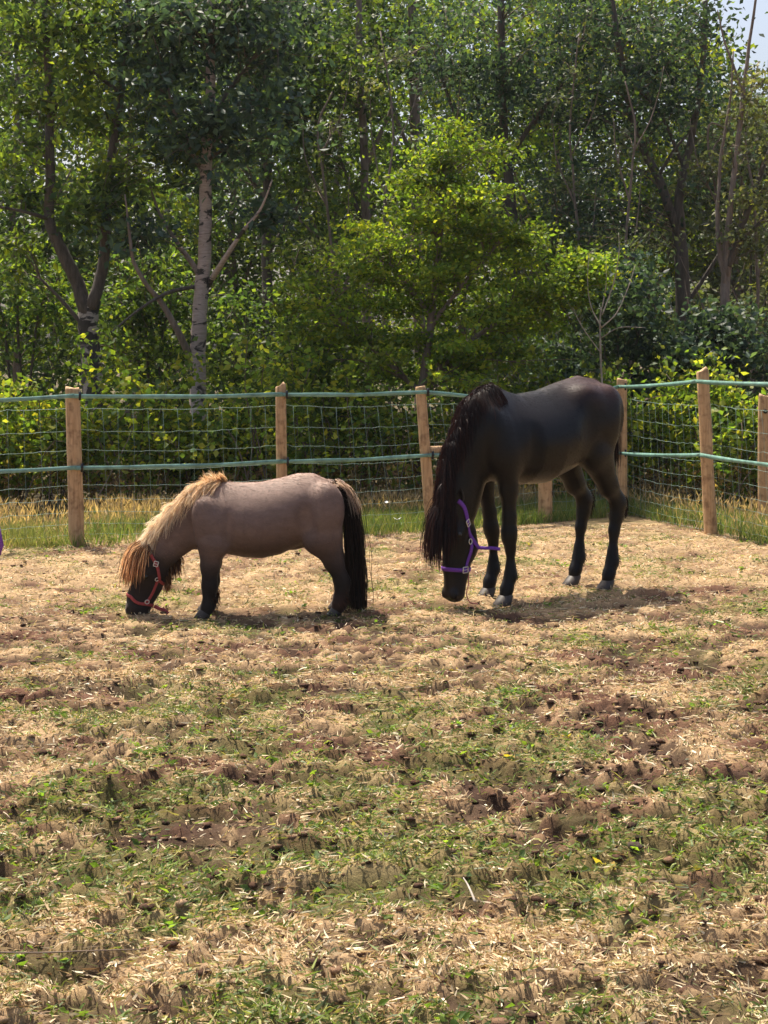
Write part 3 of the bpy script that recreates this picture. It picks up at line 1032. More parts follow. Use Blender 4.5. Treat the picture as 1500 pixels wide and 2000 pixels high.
for px, Y, py, rx, ry, lb in BR:
    S = F / Y
    base = P(px, HY + CAMZ * S, Y)
    base[2] = 0
    root = thing('bramble_bush', lb, 'bramble', tuple(base), 0, 'brambles behind the fence')
    c = P(px, py, Y) - base
    ms, ml = MB(), MB()
    Cs = []
    for k in range(24):
        a = np.array([RNG.normal() * rx / S * 0.5, RNG.normal() * 0.35, -0.02])
        e = c + ball(1)[0] * np.array([rx / S * 1.25, 0.6, ry / S * 1.0])
        if RNG.random() < 0.3 and px not in (90, 400):
            e[2] += 0.05 + 0.55 * RNG.random() ** 1.5
        mid = (a + e) / 2 + np.array([0, 0, 0.35]) + RNG.normal(size=3) * 0.12
        end = e + np.array([RNG.normal() * 0.2, RNG.normal() * 0.2, -0.25])
        pts = smooth_path([a, mid, e, end], 12)
        tube(ms, pts, np.linspace(0.007, 0.002, 12), 4, cap=False, col=(0.1, 0.1, 0.1))
        Cs.append(pts[4:])
    Cs = np.concatenate(Cs)
    low = ball(40) * np.array([rx / S, 0.45, 0.3]) + np.array([0, 0, 0.35])
    crown_leaves(ml, np.concatenate([Cs, low]), 0.15, 8 if 600 < px < 1150 else 14, 0.075, 0.72, BRAM, 0.2, 0.9, 0.06 if 600 < px < 1350 else 0.28)
    # dead brown leaves and dry stalks low down
    d = ball(90) * np.array([rx / S, 0.4, 0.22]) + np.array([0, -0.15, 0.28])
    crown_leaves(ml, d, 0.09, 8, 0.06, 0.4, [(0.30, 0.20, 0.10), (0.22, 0.13, 0.07), (0.36, 0.28, 0.14)], 0.9, 1.0)
    ms.obj('stems', M_TWIG, root)
    ml.obj('foliage', M_LEAF, root, False)

# ------------------------------------------------------------------ animals: smooth implicit bodies meshed with surface nets
class Body:
    """smooth union of tapered, flattened limbs and a lofted trunk, in the animal's own axes (x forward, y left, z up)"""

    def __init__(self):
        self.pr, self.sub = [], []

    def limb(self, pts, rad, y=0.0, sy=1.0, k=0.03):
        """chain of round cones through (x, z) or (x, y, z) points"""
        pp = [np.array(p if len(p) == 3 else (p[0], y, p[1]), float) for p in pts]
        sy = np.broadcast_to(np.asarray(sy, float), (len(pp),))
        for a, b, ra, rb, s0, s1 in zip(pp[:-1], pp[1:], rad[:-1], rad[1:], sy[:-1], sy[1:]):
            self.pr.append(('c', a, b, ra, rb, s0, s1, k))

    def ell(self, c, r, k=0.06, tilt=0.0):
        self.pr.append(('e', np.array(c, float), np.array(r, float), tilt, k))

    def trunk(self, st, k=0.05):
        self.pr.append(('t', np.array(sorted(st), float), k))

    def cut(self, c, r, k=0.01):
        self.sub.append((np.array(c, float), np.array(r, float), k))

    def _one(self, g, p):
        if g[0] == 'c':
            _, a, b, ra, rb, s0, s1, k = g
            ab = b - a
            h = np.clip(((p - a) @ ab) / (ab @ ab), 0, 1)
            c = a + h[:, None] * ab
            d = p - c
            s = s0 + (s1 - s0) * h
            r = ra + (rb - ra) * h
            q = np.sqrt(d[:, 0] ** 2 + (d[:, 1] / s) ** 2 + d[:, 2] ** 2)
            return (q - r) * np.where(s < 1, 0.5 + 0.5 * s, 1), k
        if g[0] == 'e':
            _, c, r, t, k = g
            d = p - c
            ct, s_ = math.cos(t), math.sin(t)
            x = d[:, 0] * ct + d[:, 2] * s_
            z = -d[:, 0] * s_ + d[:, 2] * ct
            q = np.sqrt((x / r[0]) ** 2 + (d[:, 1] / r[1]) ** 2 + (z / r[2]) ** 2)
            return (q - 1) * r.min(), k
        _, st, k = g
        x = np.clip(p[:, 0], st[0, 0], st[-1, 0])
        def it(c):
            return np.interp(x, st[:, 0], st[:, c])
        top, bot, w, ta = it(1), it(2), it(3), it(4)
        c, h = (top + bot) / 2, (top - bot) / 2
        zz = (p[:, 2] - c) / h
        w = w * (1 - ta * np.clip(zz + 0.25, 0, 1.25) ** 2 * 0.75)
        q = (np.abs(p[:, 1] / w) ** 2.15 + np.abs(zz) ** 2.15) ** (1 / 2.15)
        d = (q - 1) * np.minimum(w, h) * 0.9
        dx = p[:, 0] - x
        return np.where(d > 0, np.sqrt(d * d + dx * dx), d + np.abs(dx)), k

    def sdf(self, p):
        p = np.asarray(p, float)
        r = None
        for g in self.pr:
            d, k = self._one(g, p)
            if r is None:
                r = d
            else:
                h = np.clip(0.5 + 0.5 * (r - d) / k, 0, 1)
                r = r + (d - r) * h - k * h * (1 - h)
        for c, rr, k in self.sub:
            d = (np.sqrt((((p - c) / rr) ** 2).sum(1)) - 1) * rr.min()
            h = np.clip(0.5 - 0.5 * (r + d) / k, 0, 1)
            r = r + (-d - r) * h + k * h * (1 - h)
        return r

    def grad(self, p, e=0.004):
        g = np.stack([self.sdf(p + np.eye(3)[i] * e) - self.sdf(p - np.eye(3)[i] * e) for i in range(3)], 1)
        return g / (np.linalg.norm(g, axis=1, keepdims=True) + 1e-9)

    def onto(self, p, lift=0.004, it=6):
        p = np.array(p, float).reshape(-1, 3)
        for _ in range(it):
            p = p + self.grad(p) * (lift - self.sdf(p))[:, None]
        return p

    def push_out(self, p, lift=0.006):
        d = self.sdf(p)
        k = d < lift
        if k.any():
            p[k] = p[k] + self.grad(p[k]) * (lift - d[k])[:, None]
        return p

    def surface(self, lo, hi, step):
        ax = [np.arange(l, h + step, step) for l, h in zip(lo, hi)]
        sh = tuple(len(a) for a in ax)
        G = np.stack(np.meshgrid(*ax, indexing='ij'), -1).reshape(-1, 3)
        D = np.concatenate([self.sdf(c) for c in np.array_split(G, 12)]).reshape(sh)
        ins = D < 0
        cnt = np.zeros(tuple(s - 1 for s in sh), np.int8)
        cs = [(i, j, k) for i in (0, 1) for j in (0, 1) for k in (0, 1)]
        sl = lambda o: tuple(slice(o[a], sh[a] - 1 + o[a]) for a in range(3))
        for o in cs:
            cnt += ins[sl(o)]
        act = (cnt > 0) & (cnt < 8)
        I = np.argwhere(act)
        acc = np.zeros((len(I), 3))
        num = np.zeros(len(I))
        for a in cs:
            for b in cs:
                if sum(b) - sum(a) == 1 and all(y >= x for x, y in zip(a, b)):
                    ia, ib = I + a, I + b
                    da = D[ia[:, 0], ia[:, 1], ia[:, 2]]
                    db = D[ib[:, 0], ib[:, 1], ib[:, 2]]
                    k = (da < 0) != (db < 0)
                    t = np.where(k, da / np.where(k, da - db, 1), 0)[:, None]
                    acc += np.where(k[:, None], ia + (ib - ia) * t, 0)
                    num += k
        V = np.array(lo) + acc / num[:, None] * step
        vid = -np.ones(act.shape, np.int64)
        vid[tuple(I.T)] = np.arange(len(I))
        Q = []
        for a in range(3):
            b, c = (a + 1) % 3, (a + 2) % 3
            s0 = [slice(None)] * 3
            s1 = [slice(None)] * 3
            s0[a], s1[a] = slice(0, sh[a] - 1), slice(1, sh[a])
            e = np.argwhere(ins[tuple(s0)] != ins[tuple(s1)])
            k = (e[:, b] > 0) & (e[:, c] > 0) & (e[:, b] < sh[b] - 1) & (e[:, c] < sh[c] - 1)
            e = e[k]
            u = np.zeros(3, int)
            v = np.zeros(3, int)
            u[b], v[c] = 1, 1
            f = np.stack([vid[tuple((e - o).T)] for o in (u * 0, u, u + v, v)], 1)
            flip = ~ins[tuple(e.T)]
            f[flip] = f[flip][:, ::-1]
            Q.append(f)
        Q = np.concatenate(Q)
        Q = Q[(Q >= 0).all(1)]
        for _ in range(2):                      # settle on the true surface
            V = V - self.grad(V) * (self.sdf(V) * 0.8)[:, None]
        return V, Q


def m_coat(name, sheen=0.35, stint=(1, 0.85, 0.7), rough=0.5, spec=0.35):
    m, nt, b = new_mat(name)
    a = N(nt, 'ShaderNodeVertexColor', layer_name='tint')
    c, h = noise_ramp(nt, 26, [(0.25, (0.72, 0.70, 0.70)), (0.75, (1.25, 1.25, 1.25))], detail=6, rough=0.7, stretch=(0.5, 1, 1))
    mu = N(nt, 'ShaderNodeMix', data_type='RGBA', blend_type='MULTIPLY')
    mu.inputs[0].default_value = 1.0
    nt.links.new(a.outputs[0], mu.inputs[6])
    nt.links.new(c, mu.inputs[7])
    nt.links.new(mu.outputs[2], b.inputs['Base Color'])
    b.inputs['Roughness'].default_value = rough
    b.inputs['Specular IOR Level'].default_value = spec
    b.inputs['Sheen Weight'].default_value = sheen
    b.inputs['Sheen Roughness'].default_value = 0.35
    b.inputs['Sheen Tint'].default_value = (*stint, 1)
    c2, h2 = noise_ramp(nt, 160, [(0.3, (0, 0, 0)), (0.7, (1, 1, 1))], detail=3, stretch=(0.25, 1, 1))
    bump(nt, b, h2, 0.25, 0.004)
    return m


def m_hair(name, mix=0.35, rough=0.4, trans=(1.5, 1.2, 0.9), spec=0.2):
    return m_leaf(name, trans, mix, rough, spec)


M_EYE = m_plain('eye', (0.006, 0.005, 0.004), 0.08, var=0.1, spec=0.8)
M_COAT1 = m_coat('pony_coat', 0.22, (1.0, 0.85, 0.8), 0.68, 0.18)
M_COAT2 = m_coat('black_coat', 0.02, (1.0, 0.85, 0.8), 0.38, 0.24)
M_HAIR1 = m_hair('flaxen_hair', 0.5, 0.55, (1.12, 1.05, 0.93))
M_HAIR2 = m_hair('black_hair', 0.2, 0.5, (2.2, 1.2, 0.9), 0.12)
M_HAIR1C = m_hair('pony_coat_hair', 0.25, 0.5, (1.3, 1.1, 1.0))
M_HAIR2C = m_hair('black_coat_hair', 0.12, 0.34, (1.6, 1.1, 0.9), 0.22)
M_HOOF = m_plain('hoof_horn', (0.05, 0.039, 0.033), 0.55, var=0.35, scale=25)
M_HOOFD = m_plain('dark_hoof_horn', (0.05, 0.038, 0.03), 0.55, var=0.35, scale=25)
M_RED = m_plain('red_webbing', (0.36, 0.055, 0.055), 0.7, var=0.2, scale=90)
M_PURPLE = m_plain('purple_webbing', (0.17, 0.045, 0.36), 0.65, var=0.2, scale=90)
M_PINK = m_plain('pink_cord', (0.60, 0.13, 0.12), 0.7, var=0.2, scale=60)


def strands(mb, body, root, direc, length, col, tip, seg=9, grav=0.5, width=0.0035, curl=0.02, lift=0.008, wave=0.0, gravv=(0, 0, -1.0), lock=None, lockamt=1.0):
    """ribbon hairs that leave root along direc, fall under gravity and stay outside the body"""
    n = len(root)
    p = root.copy()
    d = direc / (np.linalg.norm(direc, axis=1, keepdims=True) + 1e-9)
    st = (length / (seg - 1))[:, None]
    if lock is not None:
        jit = RNG.normal(size=(4000, 3)) * np.array([.35, .5, .3]) * lockamt
        d = d + jit[lock]
        length = length * (0.75 + 0.5 * RNG.random(4000))[lock]
        st = (length / (seg - 1))[:, None]
        ph = (RNG.random(4000) * 6.28)[lock]
    else:
        ph = RNG.random(n) * 6.28
    path = [p.copy()]
    for k in range(1, seg):
        d = d * (1 - grav) + np.array(gravv) * grav + RNG.normal(size=(n, 3)) * curl * 3
        if wave:
            d[:, 0] += wave * np.sin(k * 1.3 + ph)
        d /= np.linalg.norm(d, axis=1, keepdims=True)
        p = p + d * st
        p = body.push_out(p.copy(), lift)
        p[:, 2] = np.maximum(p[:, 2], 0.008)
        path.append(p.copy())
    path = np.stack(path, 1)
    tan = np.gradient(path, axis=1)
    side = np.cross(tan, RNG.normal(size=(n, 1, 3)))
    side /= np.linalg.norm(side, axis=2, keepdims=True) + 1e-9
    w = width * (0.6 + 0.8 * RNG.random((n, 1, 1))) * np.concatenate([np.ones(seg - 2), [0.7, 0.25]])[None, :, None] * 0.5
    V = np.stack([path - side * w, path + side * w], 2).reshape(n, seg * 2, 3)
    k = np.arange(seg - 1) * 2
    q = np.stack([k, k + 1, k + 3, k + 2], 1)
    Q = (np.arange(n)[:, None, None] * seg * 2 + q[None]).reshape(-1, 4)
    f = np.linspace(0, 1, seg)[None, :, None]
    C = col[:, None] * (1 - f) + tip[:, None] * f
    mb.add(V.reshape(-1, 3), Q, None, np.repeat(C, 2, axis=1).reshape(-1, 3))


def strap(body, pts, wid, thick, mat, parent, name='strap', closed=False, lift=0.003, n=40, normal=None):
    """flat webbing lying on the body along pts"""
    pts = smooth_path(np.array(list(pts) + ([pts[0]] if closed else []), float), n)
    if lift is not None:
        pts = body.onto(pts, lift)
        nr = body.grad(pts)
    else:
        nr = np.tile(np.array(normal, float), (len(pts), 1))
    t = np.gradient(pts, axis=0)
    if closed:
        t[0] = t[-1] = pts[1] - pts[-2]
    t /= np.linalg.norm(t, axis=1, keepdims=True) + 1e-9
    s = np.cross(t, nr)
    s /= np.linalg.norm(s, axis=1, keepdims=True) + 1e-9
    h = wid / 2
    a = np.stack([pts - s * h, pts - s * h * 0.92 + nr * thick, pts + s * h * 0.92 + nr * thick, pts + s * h], 1)
    m = len(pts)
    q = []
    for k in range(4):
        j = (k + 1) % 4
        i = np.arange(m - 1) * 4
        q.append(np.stack([i + k, i + j, i + 4 + j, i + 4 + k], 1))
    if not closed:
        q.append(np.array([[0, 3, 2, 1], [m * 4 - 4, m * 4 - 3, m * 4 - 2, m * 4 - 1]]))
    mb = MB()
    mb.add(a.reshape(-1, 3), np.concatenate(q))
    return mb.obj(name, mat, parent, False)


def buckle(body, c, up, w, h, mat, parent, name='buckle', r=0.003, round_=False, lift=0.008):
    c = body.onto(np.array([c]), lift)[0]
    nr = body.grad(np.array([c]))[0]
    u = np.array(up, float)
    u = u - nr * (u @ nr)
    u /= np.linalg.norm(u)
    s = np.cross(u, nr)
    if round_:
        th = np.linspace(0, 2 * np.pi, 17)
        pts = [c + s * w / 2 * math.cos(x) + u * h / 2 * math.sin(x) for x in th]
    else:
        cr = [(-1, -1), (-1, 1), (1, 1), (1, -1), (-1, -1)]
        pts = []
        for (a, b), (a2, b2) in zip(cr[:-1], cr[1:]):
            for f in (0.06, 0.35, 0.65, 0.94):
                pts.append(c + s * w / 2 * (a + (a2 - a) * f) + u * h / 2 * (b + (b2 - b) * f))
        pts.append(pts[0])
    mb = MB()
    tube(mb, pts, r, 6, cap=False)
    if not round_:
        tube(mb, [c - s * w / 2, c + nr * r, c + s * w * 0.45], r * 0.7, 5)
    return mb.obj(name, mat, parent)


def hoof(parent, x, y, r, h, mat, fwd=0.35, z0=-0.014):
    """horn wall sloping forward from coronet to toe, flat sole"""
    n = 20
    th = np.linspace(0, 2 * np.pi, n, endpoint=False)
    rings = []
    for f, s in ((0, 0.96), (0.06, 1.0), (0.5, 0.90), (0.9, 0.80), (1.0, 0.74)):
        cx = x + h * fwd * (1 - f) * 1.2 - h * fwd * 0.3
        rx = r * s * (1.1 - 0.08 * f)
        px = cx + np.cos(th) * rx * np.where(np.cos(th) > 0, 1.08, 0.9)
        rings.append(np.stack([px, y + np.sin(th) * r * s * 0.98, np.full(n, z0 + f * h) - (0.010 * f) * (np.cos(th) < -0.3)], 1))
    V = np.concatenate(rings + [[[x, y, z0]], [[x - h * fwd * 0.3, y, z0 + h * 1.02]]])
    q, i = [], np.arange(n)
    j = (i + 1) % n
    for k in range(4):
        q.append(np.stack([k * n + i, k * n + j, (k + 1) * n + j, (k + 1) * n + i], 1))
    t = np.concatenate([np.stack([j, i, np.full(n, 5 * n)], 1), np.stack([4 * n + i, 4 * n + j, np.full(n, 5 * n + 1)], 1)])
    mb = MB()
    mb.add(V, np.concatenate(q), t)
    return mb.obj('hoof', mat, parent)


def ear(parent, body, base, tip, out, wid, col, mat):
    """curled leaf-shaped ear, open towards `out`"""
    base, tip, out = (np.array(v, float) for v in (base, tip, out))
    ax = tip - base
    L = np.linalg.norm(ax)
    ax = ax / L
    out = out - ax * (out @ ax)
    out /= np.linalg.norm(out)
    sd_ = np.cross(ax, out)
    fs = np.linspace(0, 1, 9)
    wd = wid * np.array([0.75, 0.92, 1.0, 0.98, 0.9, 0.76, 0.55, 0.3, 0.04])
    V, C = [], []
    m = 12
    for f, w in zip(fs, wd):
        for side in (1.0, 0.80):                       # outer skin, inner skin
            for a in np.linspace(-2.35, 2.35, m):
                V.append(base + ax * L * f + (-out * math.cos(a) * 0.75 + sd_ * math.sin(a)) * w / 2 * side)
                C.append(np.array(col) * (1.0 if side == 1.0 else 1.8))
    V = np.array(V)
    q = []
    for k in range(8):
        for sidx in (0, 1):
            for a in range(m - 1):
                b0 = k * 2 * m + sidx * m + a
                b1 = (k + 1) * 2 * m + sidx * m + a
                q.append([b0, b0 + 1, b1 + 1, b1] if sidx == 0 else [b0 + 1, b0, b1, b1 + 1])
        for a in (0, m - 1):
            b0, b1 = k * 2 * m + a, (k + 1) * 2 * m + a
            q.append([b0, b1, b1 + m, b0 + m])
    mb = MB()
    mb.add(V, q, None, np.array(C))
    return mb.obj('ear', mat, parent)


def coat_hair(B, V, C, n, mat, parent, L=0.016, W=0.0028, flow=(-0.55, 0, -0.55), name='coat_hair', zmin=0.07):
    """short coat hairs lying along the body"""
    ok = np.nonzero(V[:, 2] > zmin)[0]
    i = RNG.choice(ok, n)
    p = V[i] + RNG.normal(size=(n, 3)) * 0.005
    p = p - B.grad(p) * B.sdf(p)[:, None]
    nr = B.grad(p)
    w = np.stack([fbm(p[:, 0], p[:, 2], k * 3.1, 2, 6.0) - 0.5 for k in (1, 2, 3)], 1)
    f = np.array(flow) + w * 0.6 + RNG.normal(size=(n, 3)) * 0.08
    f = f - nr * (f * nr).sum(1, keepdims=True)
    f /= np.linalg.norm(f, axis=1, keepdims=True) + 1e-9
    c = C[i] * (0.85 + 0.3 * RNG.random((n, 1)))
    mb = MB()
    blades(mb, p - nr * 0.001, f + nr * (0.05 + 0.08 * RNG.random((n, 1))), L * (0.6 + 0.8 * RNG.random(n)), np.full(n, W), c, 0.02, None, nr + RNG.normal(size=(n, 3)) * 0.12)
    return tag(mb.obj(name, mat, parent, False), kind='stuff')


def ramp(x, a, b):
    t = np.clip((x - a) / (b - a), 0, 1)
    return (t * t * (3 - 2 * t))[:, None]


def sample_line(pts, n, jit=0.0):
    t = np.sort(RNG.random(n))
    p = smooth_path(pts, 200)
    q = p[(t * 199).astype(int)]
    return q + RNG.normal(size=(n, 3)) * jit, t


# ------------------------------------------------------------------ the small brown pony
def build_pony():
    Yc, yaw = 8.92, math.radians(186)
    s = F / Yc
    root = thing('pony', 'small taupe brown pony with blond mane and red halter, grazing', 'pony', ((540 - 750) / s, Yc, 0), yaw)

    def L(px, py):
        return ((540 - px) / s, (HY + CAMZ * s - py) / s)

    def r(v):
        return v / s
    B = Body()
    st = []
    for px, t, b, w, ta in ((662, 975, 1040, .07, .2), (654, 955, 1052, .13, .2), (640, 938, 1062, .175, .2), (612, 925, 1058, .185, .22), (582, 925, 1066, .195, .25),
                            (546, 934, 1082, .212, .28), (510, 941, 1089, .22, .3), (475, 942, 1086, .212, .34), (440, 940, 1079, .18, .42), (412, 946, 1077, .15, .45),
                            (390, 968, 1072, .14, .3), (375, 990, 1062, .10, .2)):
        x, z1 = L(px, t)
        st.append((x, z1, L(px, b)[1], w, ta))
    B.trunk(st)
    B.limb([L(402, 1000), L(350, 1036), L(318, 1070), L(302, 1082)], [r(56), r(40), r(34), r(29)], sy=[.56, .55, .58, .7], k=.035)
    B.limb([L(302, 1078), L(294, 1112), L(276, 1158), L(268, 1184)], [r(27), r(29), r(21.5), r(20)], sy=[.78, .82, .72, .86], k=.025)
    B.limb([L(308, 1116), L(298, 1142), L(283, 1188)], [r(22), r(17), r(12)], sy=[.62, .6, .9], k=.03)
    B.ell((L(262, 1182)[0], 0.035, L(262, 1182)[1]), (.028, .022, .03), .02)
    B.ell((L(262, 1182)[0], -0.035, L(262, 1182)[1]), (.028, .022, .03), .02)
    for sg in (1, -1):
        B.ell((*L(290, 1114)[:1], sg * 0.066, L(290, 1114)[1]), (.026, .02, .022), .02)          # brow
        B.cut((L(256, 1184)[0], sg * 0.055, L(256, 1184)[1]), (.010, .010, .016), .008)          # nostril
        # fore leg
        o = 0 if sg > 0 else 3
        B.ell((L(410 + o, 1020)[0], sg * .115, L(410, 1020)[1]), (r(32), .068, r(54)), .04, -.30)
        B.ell((L(424 + o, 1056)[0], sg * .135, L(424, 1056)[1]), (r(26), .05, r(22)), .022, .3)
        B.limb([L(414 + o, 1058), L(412 + o, 1100), L(411 + o, 1128), L(411 + o, 1140), L(410 + o, 1152), L(410 + o, 1166), L(409 + o, 1174), L(404 + o, 1184)],
               [r(26), r(17), r(13), r(13.5), r(10), r(9.5), r(12), r(11.5)], y=sg * .115, sy=[.8, .85, .9, .95, .9, .9, .95, 1], k=.03)
        # hind leg
        o = 0 if sg > 0 else 7
        B.ell((L(632 + o, 1000)[0], sg * .12, L(632, 1000)[1]), (r(38), .098, r(60)), .026, .1)
        B.ell((L(616 + o, 1048)[0], sg * .135, L(616, 1048)[1]), (r(28), .06, r(30)), .022, -.3)
        B.limb([L(634 + o, 1052), L(650 + o, 1096), L(662 + o, 1122), L(666 + o, 1134), L(665 + o, 1150), L(663 + o, 1166), L(662 + o, 1174), L(657 + o, 1184)],
               [r(34), r(17), r(12.5), r(13.5), r(11), r(10), r(12.5), r(11.5)], y=sg * .12, sy=[.75, .8, .85, .85, .9, .9, .95, 1], k=.035)
    for sg in (1, -1):
        for px, py, y_, dr in ((594, 1012, .195, (.035, .022, .085)), (446, 1010, .195, (.018, .018, .10)), (374, 1035, .10, (.03, .018, .07))):
            B.cut((L(px, 0)[0], sg * y_, L(0, py)[1]), dr, .035)
    B.limb([L(576, 1062), L(594, 1060)], [r(11), r(9)], k=.03)                                   # sheath
    V, Q = B.surface((-.50, -.32, -.02), (1.02, .32, .95), .0105)
    # coat: taupe body, black-brown points and face
    x, y, z = V.T
    body_c = np.array([.185, .124, .102])
    top_c = np.array([.32, .225, .18])
    dark = np.array([.022, .016, .014])
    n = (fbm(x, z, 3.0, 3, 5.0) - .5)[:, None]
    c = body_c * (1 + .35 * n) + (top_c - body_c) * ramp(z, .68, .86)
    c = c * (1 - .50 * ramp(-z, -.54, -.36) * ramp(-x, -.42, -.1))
    leg = np.clip(ramp(-z, -.40, -.22), 0, 1)
    c = c * (1 - leg) + dark * leg
    rust = np.exp(-((z - .06) / .05) ** 2)[:, None] * (x < 0)[:, None]
    c = c * (1 - .5 * rust) + np.array([.09, .035, .018]) * .5 * rust
    hx, hz = L(300, 1085)
    hd = ramp(x, L(330, 0)[0], L(308, 0)[0]) * ramp(-z, -(hz + .06), -(hz - .07))
    c = c * (1 - .95 * hd) + dark * .95 * hd
    th = ramp(x, L(375, 0)[0], L(345, 0)[0]) * ramp(-z, -.42, -.30)
    c = c * (1 - .6 * th) + dark * 1.6 * .6 * th
    chest = np.exp(-(((x - L(385, 0)[0]) / .09) ** 2 + ((z - .33) / .12) ** 2))[:, None]
    c = c * (1 - .6 * chest) + dark * .6 * chest
    mb = MB()
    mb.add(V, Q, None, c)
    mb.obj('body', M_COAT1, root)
    coat_hair(B, V, c, 60000, M_HAIR1C, root, .016, .0030)
    for sg in (1, -1):
        o = 0 if sg > 0 else 3
        hoof(root, L(402 + o, 0)[0], sg * .115, .046, .05, M_HOOF if sg > 0 else M_HOOFD)
        hoof(root, L(655 + (0 if sg > 0 else 7), 0)[0], sg * .12, .044, .048, M_HOOF)
        e = B.onto(np.array([[L(288, 0)[0], sg * .1, L(0, 1121)[1]]]), -0.008)[0]
        me = MB()
        th_ = np.linspace(0, np.pi, 7)
        tube(me, [e + np.array([0, sg * (-.016 * math.cos(a)), 0]) for a in th_], [max(.017 * math.sin(a), .0005) for a in th_], 12)
        me.obj('eye', M_EYE, root)
        b = np.array([L(296, 0)[0], sg * .055, L(0, 1078)[1]])
        ear(root, B, b, b + np.array([.005, sg * .055, .075]), (.8, sg * .55, -.2), .048, (.10, .06, .04), M_COAT1)
    # mane, forelock, tail
    crest = [(*L(434, 0)[:1], 0, L(0, 940)[1]), (L(405, 0)[0], 0, L(0, 943)[1]), (L(368, 0)[0], 0, L(0, 975)[1]), (L(335, 0)[0], 0, L(0, 1008)[1]),
             (L(308, 0)[0], 0, L(0, 1040)[1]), (L(292, 0)[0], 0, L(0, 1062)[1])]
    crest = [np.array(p) for p in crest]
    mb = MB()
    tan_c = np.gradient(smooth_path(crest, 200), axis=0)
    tan_c /= np.linalg.norm(tan_c, axis=1, keepdims=True)
    for n, wig, up, fl, ln in ((3400, .012, .75, .9, .085), (4200, .03, .15, 1.0, .13)):
        p, t = sample_line(crest, n, 0)
        p[:, 1] += RNG.normal(size=n) * wig
        p = B.onto(p, -.004, 3)
        tg = tan_c[(t * 199).astype(int)]
        d = tg * fl + np.stack([.25 + .12 * RNG.normal(size=n), np.sign(p[:, 1]) * .35 + RNG.normal(size=n) * .2, up + .15 * RNG.normal(size=n)], 1)
        l = ln * (.6 + .6 * RNG.random(n))
        w_ = np.clip(t * 1.3, 0, 1)[:, None]
        cc = pick([(.72, .52, .32), (.78, .60, .40), (.56, .36, .19), (.82, .68, .48)], n) * (1 - w_) + pick([(.86, .76, .60), (.90, .82, .68), (.78, .62, .44)], n) * w_
        strands(mb, B, p, d, l, cc * .9, cc, 7, .20, .0024, .02, .007, 0, lock=(t * 70).astype(int), lockamt=.7)
    # raised tuft at the withers
    n = 380
    p, t = sample_line([crest[0] + [-.02, 0, 0], crest[0], crest[1]], n, .008)
    d = np.stack([.75 + .25 * RNG.normal(size=n), RNG.normal(size=n) * .25, .85 + .2 * RNG.random(n)], 1)
    cc = pick([(.68, .46, .27), (.74, .54, .34), (.50, .30, .15)], n)
    strands(mb, B, p, d, .03 + .045 * RNG.random(n), cc * .8, cc * 1.1, 6, .08, .0026, .03, lock=RNG.integers(0, 25, n), lockamt=.45)
    mb.obj('mane', M_HAIR1, root, False)
    mb = MB()
    n = 2600
    pl = np.array([L(290, 0)[0], 0, L(0, 1062)[1]])
    p = pl + RNG.normal(size=(n, 3)) * np.array([.022, .03, .014])
    p = B.onto(p, -.002, 3)
    d = np.stack([.8 + .15 * RNG.normal(size=n), .15 + RNG.normal(size=n) * .5, .12 + .15 * RNG.normal(size=n)], 1)
    cc = pick([(.34, .21, .12), (.14, .08, .05), (.62, .45, .28), (.05, .028, .02)], n)
    pl_ = p[:, 1] > .028
    cc[pl_] = pick([(.62, .42, .26), (.40, .24, .13), (.08, .04, .028)], int(pl_.sum()))
    strands(mb, B, p, d, .10 + .17 * RNG.random(n), cc, cc * np.array([1.8, 1.6, 1.4]), 10, .30, .003, .015, .010, lock=RNG.integers(0, 60, n), lockamt=.7)
    mb.obj('forelock', M_HAIR1, root, False)
    mb = MB()
    n = 1900
    tr = np.array([L(655, 0)[0], 0, L(0, 952)[1]])
    p = tr + RNG.normal(size=(n, 3)) * np.array([.012, .024, .014])
    d = np.stack([-.34 + .08 * RNG.normal(size=n), .04 + RNG.normal(size=n) * .14, .0 + .12 * RNG.normal(size=n)], 1)
    cc = pick([(.022, .016, .014), (.04, .026, .022), (.014, .011, .011), (.06, .034, .026)], n)
    strands(mb, B, p, d, .64 + .16 * RNG.random(n), cc, cc * 1.1, 16, .42, .004, .006, .008, .10, gravv=(-.05, .0, -1.0), lock=RNG.integers(0, 50, n), lockamt=.20)
    n = 1000
    p = tr + np.array([-.012, .0, .012]) + RNG.normal(size=(n, 3)) * np.array([.014, .03, .012])
    d = np.stack([-.8 + .15 * RNG.normal(size=n), .22 + RNG.normal(size=n) * .28, .05 + .12 * RNG.normal(size=n)], 1)
    cc = pick([(.62, .48, .38), (.72, .60, .50), (.48, .33, .24)], n)
    strands(mb, B, p, d, .10 + .14 * RNG.random(n), cc, cc * .8, 8, .28, .0034, .012, .028, lock=RNG.integers(0, 30, n), lockamt=.08)
    mb.obj('tail', M_HAIR1, root, False)
    mb = MB()
    n = 420                                            # beard under jaw and throat
    p, t = sample_line([(L(322, 0)[0], 0, L(0, 1130)[1]), (L(336, 0)[0], 0, L(0, 1108)[1]), (L(356, 0)[0], 0, L(0, 1088)[1])], n, .012)
    p = B.onto(p, 0, 3)
    cc = pick([(.05, .03, .02), (.12, .06, .03), (.2, .1, .05)], n)
    strands(mb, B, p, np.stack([-.3 + .2 * RNG.normal(size=n), .4 * RNG.normal(size=n), -np.ones(n)], 1), .04 + .08 * RNG.random(n), cc, cc * 1.6, 6, .3, .003, .02)
    mb.obj('beard', M_HAIR1, root, False)
